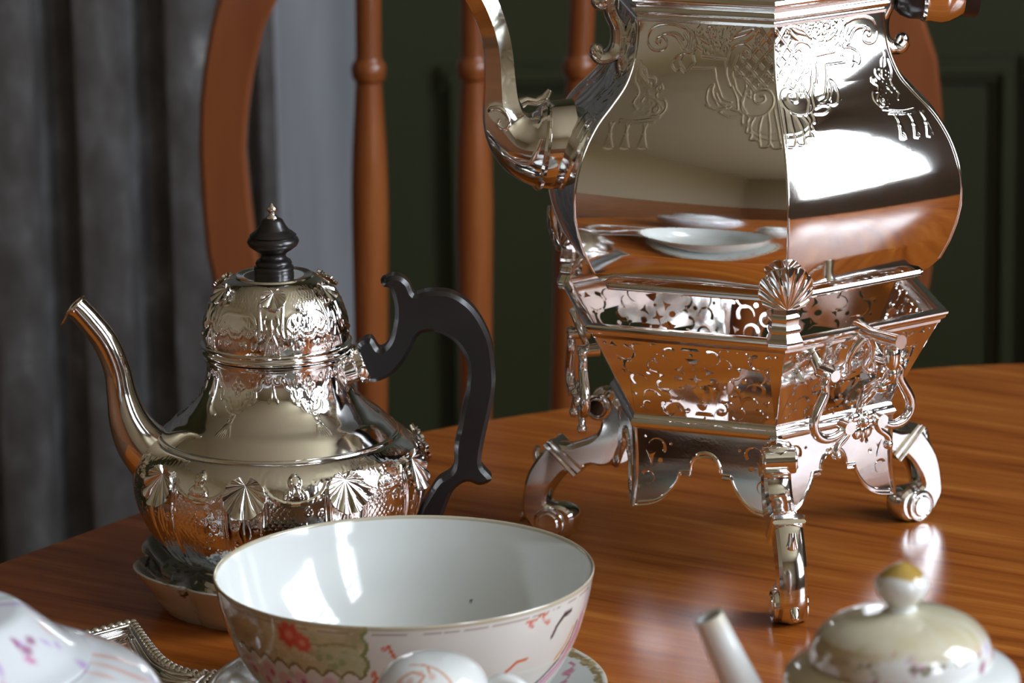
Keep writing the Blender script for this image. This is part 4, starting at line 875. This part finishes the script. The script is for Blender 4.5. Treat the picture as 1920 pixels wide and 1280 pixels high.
def plate(X, Y):
    P = [(.0003,.0022),(.0440,.0020),(.0450,.0000),(.0470,.0000),(.0480,.0030),(.0640,.0085),(.0790,.0145),(.0880,.0185),(.0903,.0196),(.0906,.0202),(.0900,.0206),(.0880,.0200),(.0790,.0164),(.0640,.0106),(.0500,.0060),(.0440,.0042),(.0003,.0042)]
    me = lathe('plate', resample(P, .0008), 480, 60)
    def fn(x, y, z):
        r = np.hypot(x, y)*1000; th = np.degrees(np.arctan2(x, -y)); c = np.tile(WHT*.93, (len(x), 1)); up = (z > np.interp(r, [44,64,79,88,90.6], [3.2,9.6,15.6,19.3,20.1])/1000)
        bord = 88.6-1.9-2.2*np.abs(np.sin(np.radians(th)*22))*(.5+fbm(th/6+5, r/30)); m = (r > bord) & (r < 88.9) & up; c[m] = (.30,.22,.11)
        m2 = (r > 85.5) & up & (fbm(th/2.3, r/2+3) > .55) & (r > bord-1.5); c[m2] = (.44,.36,.18)
        for k, (a, rr_) in enumerate([(110,78),(118,74),(124,79),(104,73),(132,76),(-60,77),(-75,74),(-50,72),(-95,77),(140,72)]):
            cx, cy = rr_*math.sin(R_(a)), -rr_*math.cos(R_(a)); col = ((.56,.20,.30), (.62,.34,.42), (.45,.40,.20))[k % 3]
            c = mixc(c, blobm(x*1000, y*1000, cx, cy, 3.0-k % 2)*.85*up, col); c = mixc(c, seg(x*1000, y*1000, [(cx,cy),(cx+3,cy+5),(cx+1,cy+9)], .6)*up, (.50,.22,.28))
        gild = (th < -55) & (th > -125) & up & (r > 66); c = mixc(c, gild*np.clip(fbm(th/2.2+30, r/2.0)*2.6-.5, 0, 1)*.95, (.42,.37,.17))
        return mixc(c, (r > 89.6)*.85, (.55,.47,.34))
    paint(me, fn)
    o = obj('porcelain_plate', me, M['painted'], None, (X, Y, T0)); tag(o, 'round white porcelain plate with gilt border, under the wide bowl', 'plate')
def lobed_dish():
    X, Y = TX-.0005, TY-.002
    P = np.array(resample([(.0003,.0060),(.0480,.0056),(.0540,.0040),(.0560,.0002),(.0590,.0000),(.0615,.0040),(.0650,.0105),(.0690,.0170),(.0712,.0208),(.0716,.0220),(.0708,.0226),(.0696,.0214),(.0664,.0165),(.0625,.0115),(.0570,.0092),(.0480,.0089),(.0003,.0089)], .0008))
    n = 360; th = np.linspace(0, 2*PI, n, endpoint=False); R0 = P[:, 0:1]; f = np.clip((R0-.050)/.02, 0, 1)
    lob = (np.abs(np.cos(th*3.5+.95))**.6-.55)*.13; Rr = R0*(1+lob[None, :]*f); Z = P[:, 1:2]+.0022*f*(np.abs(np.cos(th*3.5+.95))**.8-.4)[None, :]*(P[:, 1:2] > .008)
    A = np.stack([Rr*np.sin(th), -Rr*np.cos(th), Z+0*Rr], -1); me = gridmesh('dish', A, True, 60)
    def fn(x, y, z):
        r = np.hypot(x, y)*1000; a = np.degrees(np.arctan2(x, -y)); c = np.tile(WHT*.92, (len(x), 1)); ins = (z > np.interp(r, [57,62.5,66.4,69.6,71], [8,10.5,15.4,20.2,21.6])/1000) & (r < 72)
        c = mixc(c, ins*np.clip(fbm(a/6+3, r/4)*4-2.2, 0, 1)*.8, (.34,.34,.20)); c = mixc(c, ins*(np.abs(r-67-1.2*np.sin(np.radians(a)*12)) < .5), (.10,.09,.09)); c = mixc(c, ins*(fbm(a/4+13, r/3+5) > .68)*.7, (.12,.13,.16)); return c
    paint(me, fn)
    o = obj('porcelain_dish', me, M['painted'], None, (X, Y, T0)); tag(o, 'small lobed white porcelain dish holding the silver teapot', 'dish')

def floral(seed, dens=1.0, cols=((.60,.22,.42),(.50,.36,.62),(.42,.50,.40),(.70,.45,.40),(.36,.14,.26)), rng=None, s=1.):
    rs = np.random.RandomState(seed); pts = [(rs.uniform(-180,180), rs.uniform(*rng), rs.uniform(2.,5.)*s, rs.randint(len(cols)), rs.uniform(0,6.3)) for _ in range(int(70*dens))]
    def f(c, th, v, R):
        for a, b, r_, k, w in pts:
            du = ((th-a+180) % 360-180)*R*PI/180; x = du*math.cos(w)+(v-b)*math.sin(w); y = -du*math.sin(w)+(v-b)*math.cos(w)
            m = np.clip(1.5-np.hypot(x/r_, y/(r_*.5))*1.4+.5*(fbm(th/2+a, v/2+40)-.5), 0, 1); c = mixc(c, m*.95, cols[k])
        return c
    return f
def small_teapot():
    X, Y = .1462, 1.45; t = empty('porcelain_teapot', (X, Y, T0), 'small white and gilt porcelain teapot with pink flowers, near the front right corner', 'teapot')
    body = catmull([(.0220,.0060),(.0300,.0120),(.0400,.0280),(.0455,.0480),(.0468,.0680),(.0460,.0860),(.0445,.0990),(.0452,.1065),(.0446,.1110),(.0415,.1143),(.0370,.1163),(.0345,.1168)], 6)
    P = [(0,.004),(.0200,.004),(.0205,0),(.0235,0),(.0238,.0050)]+[tuple(p) for p in body]+[(.033,.1166),(.032,.110),(.0003,.108)]
    me = lathe('body', resample(P, .0009), 300, 60); fl = floral(5, 1.0, rng=(20,105), s=1.1)
    def fb(x, y, z):
        th = np.degrees(np.arctan2(x, -y)); v = z*1000; c = np.tile(WHT, (len(x), 1)); c = fl(c, th, v, 45); n_ = fbm(th/8+2, v/5)
        return mixc(c, np.clip((v-101+5*n_)/4, 0, 1)*np.clip((-th+25)/30, 0, 1)*.9, (.42,.32,.16))
    paint(me, fb); obj('body', me, M['painted'], t)
    lidp = [(.0332,.1166),(.0346,.1168),(.0350,.1178)]+[tuple(p) for p in catmull([(.0350,.1180),(.0343,.1222),(.0325,.1262),(.0290,.1300),(.0235,.1330),(.0160,.1350),(.0090,.1360),(.0060,.1366)], 6)]
    knob = [tuple(p) for p in catmull([(.0060,.1366),(.0056,.1384),(.0062,.1394),(.0086,.1420),(.0102,.1452),(.0100,.1480),(.0082,.1508),(.0050,.1532),(.0020,.1548),(.0002,.1552)], 5)]
    ml = lathe('lid', resample(lidp, .0006), 300, 60); fl2 = floral(11, .7, rng=(117,131), s=.8)
    def fc(x, y, z):
        th = np.degrees(np.arctan2(x, -y)); v = z*1000; c = np.tile(WHT, (len(x), 1)); c = fl2(c, th, v, 30); n_ = fbm(th/9+8, v/4+3); g_ = np.clip((v-127.5+7*n_)/2.2, 0, 1)
        c = mixc(c, g_*(.45+.5*n_), (.52,.44,.24)); c = mixc(c, (np.abs(v-127.5+7*n_) < .8)*(n_ > .45), (.22,.20,.14)); return mixc(c, np.clip((-th-18)/25, 0, 1)*(v < 128)*.8, (.40,.30,.15))
    paint(ml, fc); ld_ = obj('lid', ml, M['painted'], t)
    mk = lathe('knob', resample(knob, .0005), 120, 60)
    paint(mk, lambda x, y, z: mixc(np.tile(WHT, (len(x), 1)), np.clip((z*1000-150.3+.6*np.sin(np.arctan2(x, -y)*3))/.5, 0, 1), (.42,.27,.06))); obj('knob', mk, M['painted'], ld_)
    C3 = [(-.0735,.1350,.0060),(-.0700,.1270,.0063),(-.0655,.1170,.0068),(-.0600,.1050,.0076),(-.0530,.0900,.0090),(-.0440,.0740,.0110),(-.0380,.0660,.0120)]
    V, Fc = tube([(a, 0, b) for a, b, r in C3], [c[2] for c in C3], 28, up=(0,1,0), cap=False); V2, F2 = tube([(a, 0, b) for a, b, r in C3[:4]], [c[2]-.0016 for c in C3[:4]], 28, up=(0,1,0), cap=False)
    n1 = len(V); ring = [(k, (k+1) % 28, n1+(k+1) % 28, n1+k) for k in range(28)]
    me = mesh('spout', V+V2, Fc+[tuple(i+n1 for i in f[::-1]) for f in F2]+ring, 50)
    paint(me, lambda x, y, z: mixc(mixc(np.tile(WHT*.98, (len(x), 1)), np.clip((z-.1344)/.0006, 0, 1)*.5, (.55,.45,.22)), blobm(x*1000, z*1000, -68.5, 131.5, 1.6)*(y < 0)*.5, (.6,.5,.2))); obj('spout', me, M['painted'], t)
    H_ = [(.0440,0,.0950),(.0560,0,.0980),(.0660,0,.0900),(.0690,0,.0740),(.0640,0,.0560),(.0540,0,.0420),(.0440,0,.0380)]
    V, Fc = tube([tuple(p) for p in catmull(H_, 5)], .0040, 16, up=(0,1,0)); me = mesh('handle', V, Fc, 60); paint(me, lambda x, y, z: np.tile(WHT, (len(x), 1))); obj('handle', me, M['painted'], t)
def jar():
    X, Y = -.235, 1.50; t = empty('porcelain_jar', (X, Y, T0), 'white porcelain jar painted with purple and pink flowers, at the front left corner', 'jar')
    body = catmull([(.0500,.0050),(.0640,.0120),(.0830,.0300),(.0950,.0520),(.0985,.0720),(.0960,.0860),(.0905,.0945),(.0820,.0990),(.0740,.1025),(.0672,.1042)], 6)
    P = [(0,.003),(.046,.003),(.047,0),(.050,0)]+[tuple(p) for p in body]+[(.0655,.1036),(.064,.098),(.0003,.096)]
    me = lathe('body', resample(P, .0012), 360, 60); fl = floral(21, 2.6, rng=(60,104), s=1.8)
    paint(me, lambda x, y, z: fl(np.tile(WHT*np.array([.97,.98,1.03]), (len(x), 1)), np.degrees(np.arctan2(x, -y)), z*1000, 95)); obj('body', me, M['painted'], t)
    P = [(.0640,.1040),(.0668,.1046),(.0672,.1062)]+[tuple(p) for p in catmull([(.0660,.1068),(.0600,.1098),(.0520,.1165),(.0450,.1225),(.0400,.1256),(.0330,.1262),(.0150,.1264),(.0003,.1265)], 6)]
    me = lathe('lid', resample(P, .0010), 300, 60); fl3 = floral(33, 1.0, rng=(105,127), s=.9)
    paint(me, lambda x, y, z: fl3(np.tile(WHT*np.array([.97,.98,1.03]), (len(x), 1)), np.degrees(np.arctan2(x, -y)), z*1000, 50)); obj('lid', me, M['painted'], t)
def cream_jug():
    X, Y = -.0345, 1.548; t = empty('porcelain_jug', (X, Y, T0), 'little domed white porcelain jug with orange sprigs, in front of the wide bowl', 'jug')
    P = [(0,.002),(.014,.002),(.0145,0),(.0175,0)]+[tuple(p) for p in catmull([(.0175,.003),(.0250,.014),(.0300,.030),(.0312,.046),(.0285,.060),(.0240,.068),(.0222,.0725)], 5)]+[(.0205,.0720),(.0003,.070)]
    me = lathe('body', resample(P, .0008), 200, 60); fl = floral(41, .5, cols=((.66,.30,.18),(.5,.3,.2)), rng=(15,65), s=.6)
    paint(me, lambda x, y, z: fl(np.tile(WHT, (len(x), 1)), np.degrees(np.arctan2(x, -y)), z*1000, 30)); obj('body', me, M['painted'], t)
    P = [(.0205,.0722),(.0228,.0726),(.0232,.0738)]+[tuple(p) for p in catmull([(.0230,.0745),(.0218,.0790),(.0190,.0835),(.0145,.0868),(.0080,.0888),(.0003,.0894)], 5)]
    me = lathe('lid', resample(P, .0005), 200, 60)
    def fn(x, y, z):
        c = np.tile(WHT*1.04, (len(x), 1)); u, v = x*1000, z*1000
        w = -y*1000
        for pts in ([(-9,8),(-3,10),(2,13),(8,18)], [(-14,14),(-8,13),(-3,16),(-6,19)], [(-2,11),(-1,15)]): c = mixc(c, seg(u, w, pts, .45), (.58,.24,.12))
        for a, b in ((-13,15.5),(-9,16.5),(-5,14.5),(0,16.5),(-11,19)): c = mixc(c, blobm(u, w, a, b, 1.5)*.6, (.66,.36,.30))
        return c
    paint(me, fn); obj('lid', me, M['painted'], t)
    H_ = [(.0215,0,.0705),(.0262,0,.0770),(.0330,0,.0762),(.0400,0,.0690),(.0425,0,.0560),(.0390,0,.0420),(.0300,0,.0340)]
    V, Fc = tube([tuple(p) for p in catmull(H_, 5)], .0034, 16, up=(0,1,0)); me = mesh('handle', V, Fc, 60); paint(me, lambda x, y, z: np.tile(WHT, (len(x), 1))); obj('handle', me, M['painted'], t)
slop_bowl(); plate(-.0502, 1.715); lobed_dish(); small_teapot(); jar(); cream_jug()

# ------------------------------------------------------------------ beaded silver tray, lower left
def tray():
    ox, oy = -.205, 1.74
    t = empty('silver_tray', (ox, oy, T0), 'openwork silver tray with beaded pointed edge, between the flowered jar and the bowl', 'tray')
    O = [(-.2193,1.8036),(-.2121,1.8072),(-.1843,1.8304),(-.1747,1.7987),(-.1665,1.7743),(-.1578,1.7582),(-.1485,1.7505),(-.1400,1.7500),(-.1430,1.735),(-.1480,1.700),(-.165,1.668),(-.200,1.655),(-.235,1.660),(-.262,1.690),(-.285,1.735),(-.270,1.770),(-.245,1.795)]
    def dens(pts, step, closed=True):
        pts = [np.array(p) for p in pts]; out = []; acc = 0
        L_ = list(zip(pts, pts[1:]+[pts[0]])) if closed else list(zip(pts[:-1], pts[1:]))
        for a, b in L_:
            l = np.linalg.norm(b-a); d = acc
            while d < l: out.append(a+(b-a)*d/l); d += step
            acc = d-l
        return out
    def soft(pts): return [tuple(p) for p in pts[:3]]+[tuple(p) for p in catmull(pts[2:], 4)[1:]]
    Os = soft(O); C0 = np.array([-.205, 1.74])
    bead = mesh('bead', *sphere((0,0,0), .0024, 12, 8), 60)
    for p in dens(Os, .0046): obj('bead', bead, M['silver'], t, (p[0]-ox, p[1]-oy, .0152))
    def offs(pts, d): return [np.array(p)+(C0-np.array(p))/np.linalg.norm(C0-np.array(p))*d for p in pts]
    ms = []
    for d, z, r in ((.0026,.0125,.0014),(.0044,.0150,.0012),(.0066,.0115,.0012),(.0080,.0080,.0012)):
        V, Fc = tube([(p[0]-ox, p[1]-oy, z) for p in offs(Os, d)], r, 8, True); ms.append(mesh('r', V, Fc, 60))
    a1, a2 = offs(Os, .0030), offs(Os, .0080); n = len(a1)
    ms.append(mesh('w', [(p[0]-ox, p[1]-oy, .0138) for p in a1]+[(p[0]-ox, p[1]-oy, .0078) for p in a2], [(i, (i+1) % n, n+(i+1) % n, n+i) for i in range(n)], 60))
    obj('tray_border', joinmeshes(ms, 'border', 60), M['silver'], t)
    A = [(-.2125,1.758),(-.2080,1.7745),(-.2010,1.7850),(-.1915,1.7885),(-.1825,1.7840),(-.1745,1.7700),(-.1690,1.7530),(-.1665,1.7330),(-.170,1.710),(-.183,1.690),(-.200,1.684),(-.214,1.700),(-.219,1.730)]
    As = [tuple(p) for p in catmull(A, 5, True)]; ms = []
    for z, r in ((.0135,.0017),(.0105,.0019),(.0075,.0015)): V, Fc = tube([(p[0]-ox, p[1]-oy, z) for p in As], r, 8, True); ms.append(mesh('a', V, Fc, 60))
    V, Fc = tube([(p[0]-ox, p[1]-oy, .0088) for p in offs(As, -.0100)], .0012, 6, True)
    obj('inner_ring', joinmeshes(ms, 'ring', 60), M['silver'], t)
    sb = mesh('pearl', *sphere((0,0,0), .0011, 8, 6), 60); Ai = [p+(np.array([-.192,1.735])-p)/np.linalg.norm(np.array([-.192,1.735])-p)*.0036 for p in [np.array(p) for p in As]]
    for p in dens(Ai, .0031): obj('pearl', sb, M['silver'], t, (p[0]-ox, p[1]-oy, .0118))
    for row in ([(-.2215,1.7985),(-.2145,1.7950),(-.2080,1.7830)], [(-.2110,1.8040),(-.2065,1.7970),(-.2040,1.7880),(-.2050,1.7780)], [(-.2180,1.8000),(-.2110,1.7900),(-.2085,1.7780)]):
        for p in dens(row, .0041, False): obj('bead', bead, M['silver'], t, (p[0]-ox, p[1]-oy, .0160))
    ms = []
    # openwork floor bars joining border and ring, down to the table
    for k in range(0, len(As), 5):
        p = np.array(As[k]); q = min(a2, key=lambda s_: np.linalg.norm(s_-p)); V, Fc = tube([(p[0]-ox, p[1]-oy, .0075),((p[0]+q[0])/2-ox, (p[1]+q[1])/2-oy, .0065),(q[0]-ox, q[1]-oy, .0080)], .0012, 6); ms.append(mesh('b', V, Fc, 60))
    obj('openwork_bars', joinmeshes(ms, 'bars', 60), M['silver'], t)
    for x, y in ((-.2,1.795),(-.172,1.72),(-.205,1.675),(-.262,1.735)):
        V, Fc = sphere((x-ox, y-oy, .0042), .0042, 12, 8); obj('foot', mesh('foot', V, Fc, 60), M['silver'], t)
tray()
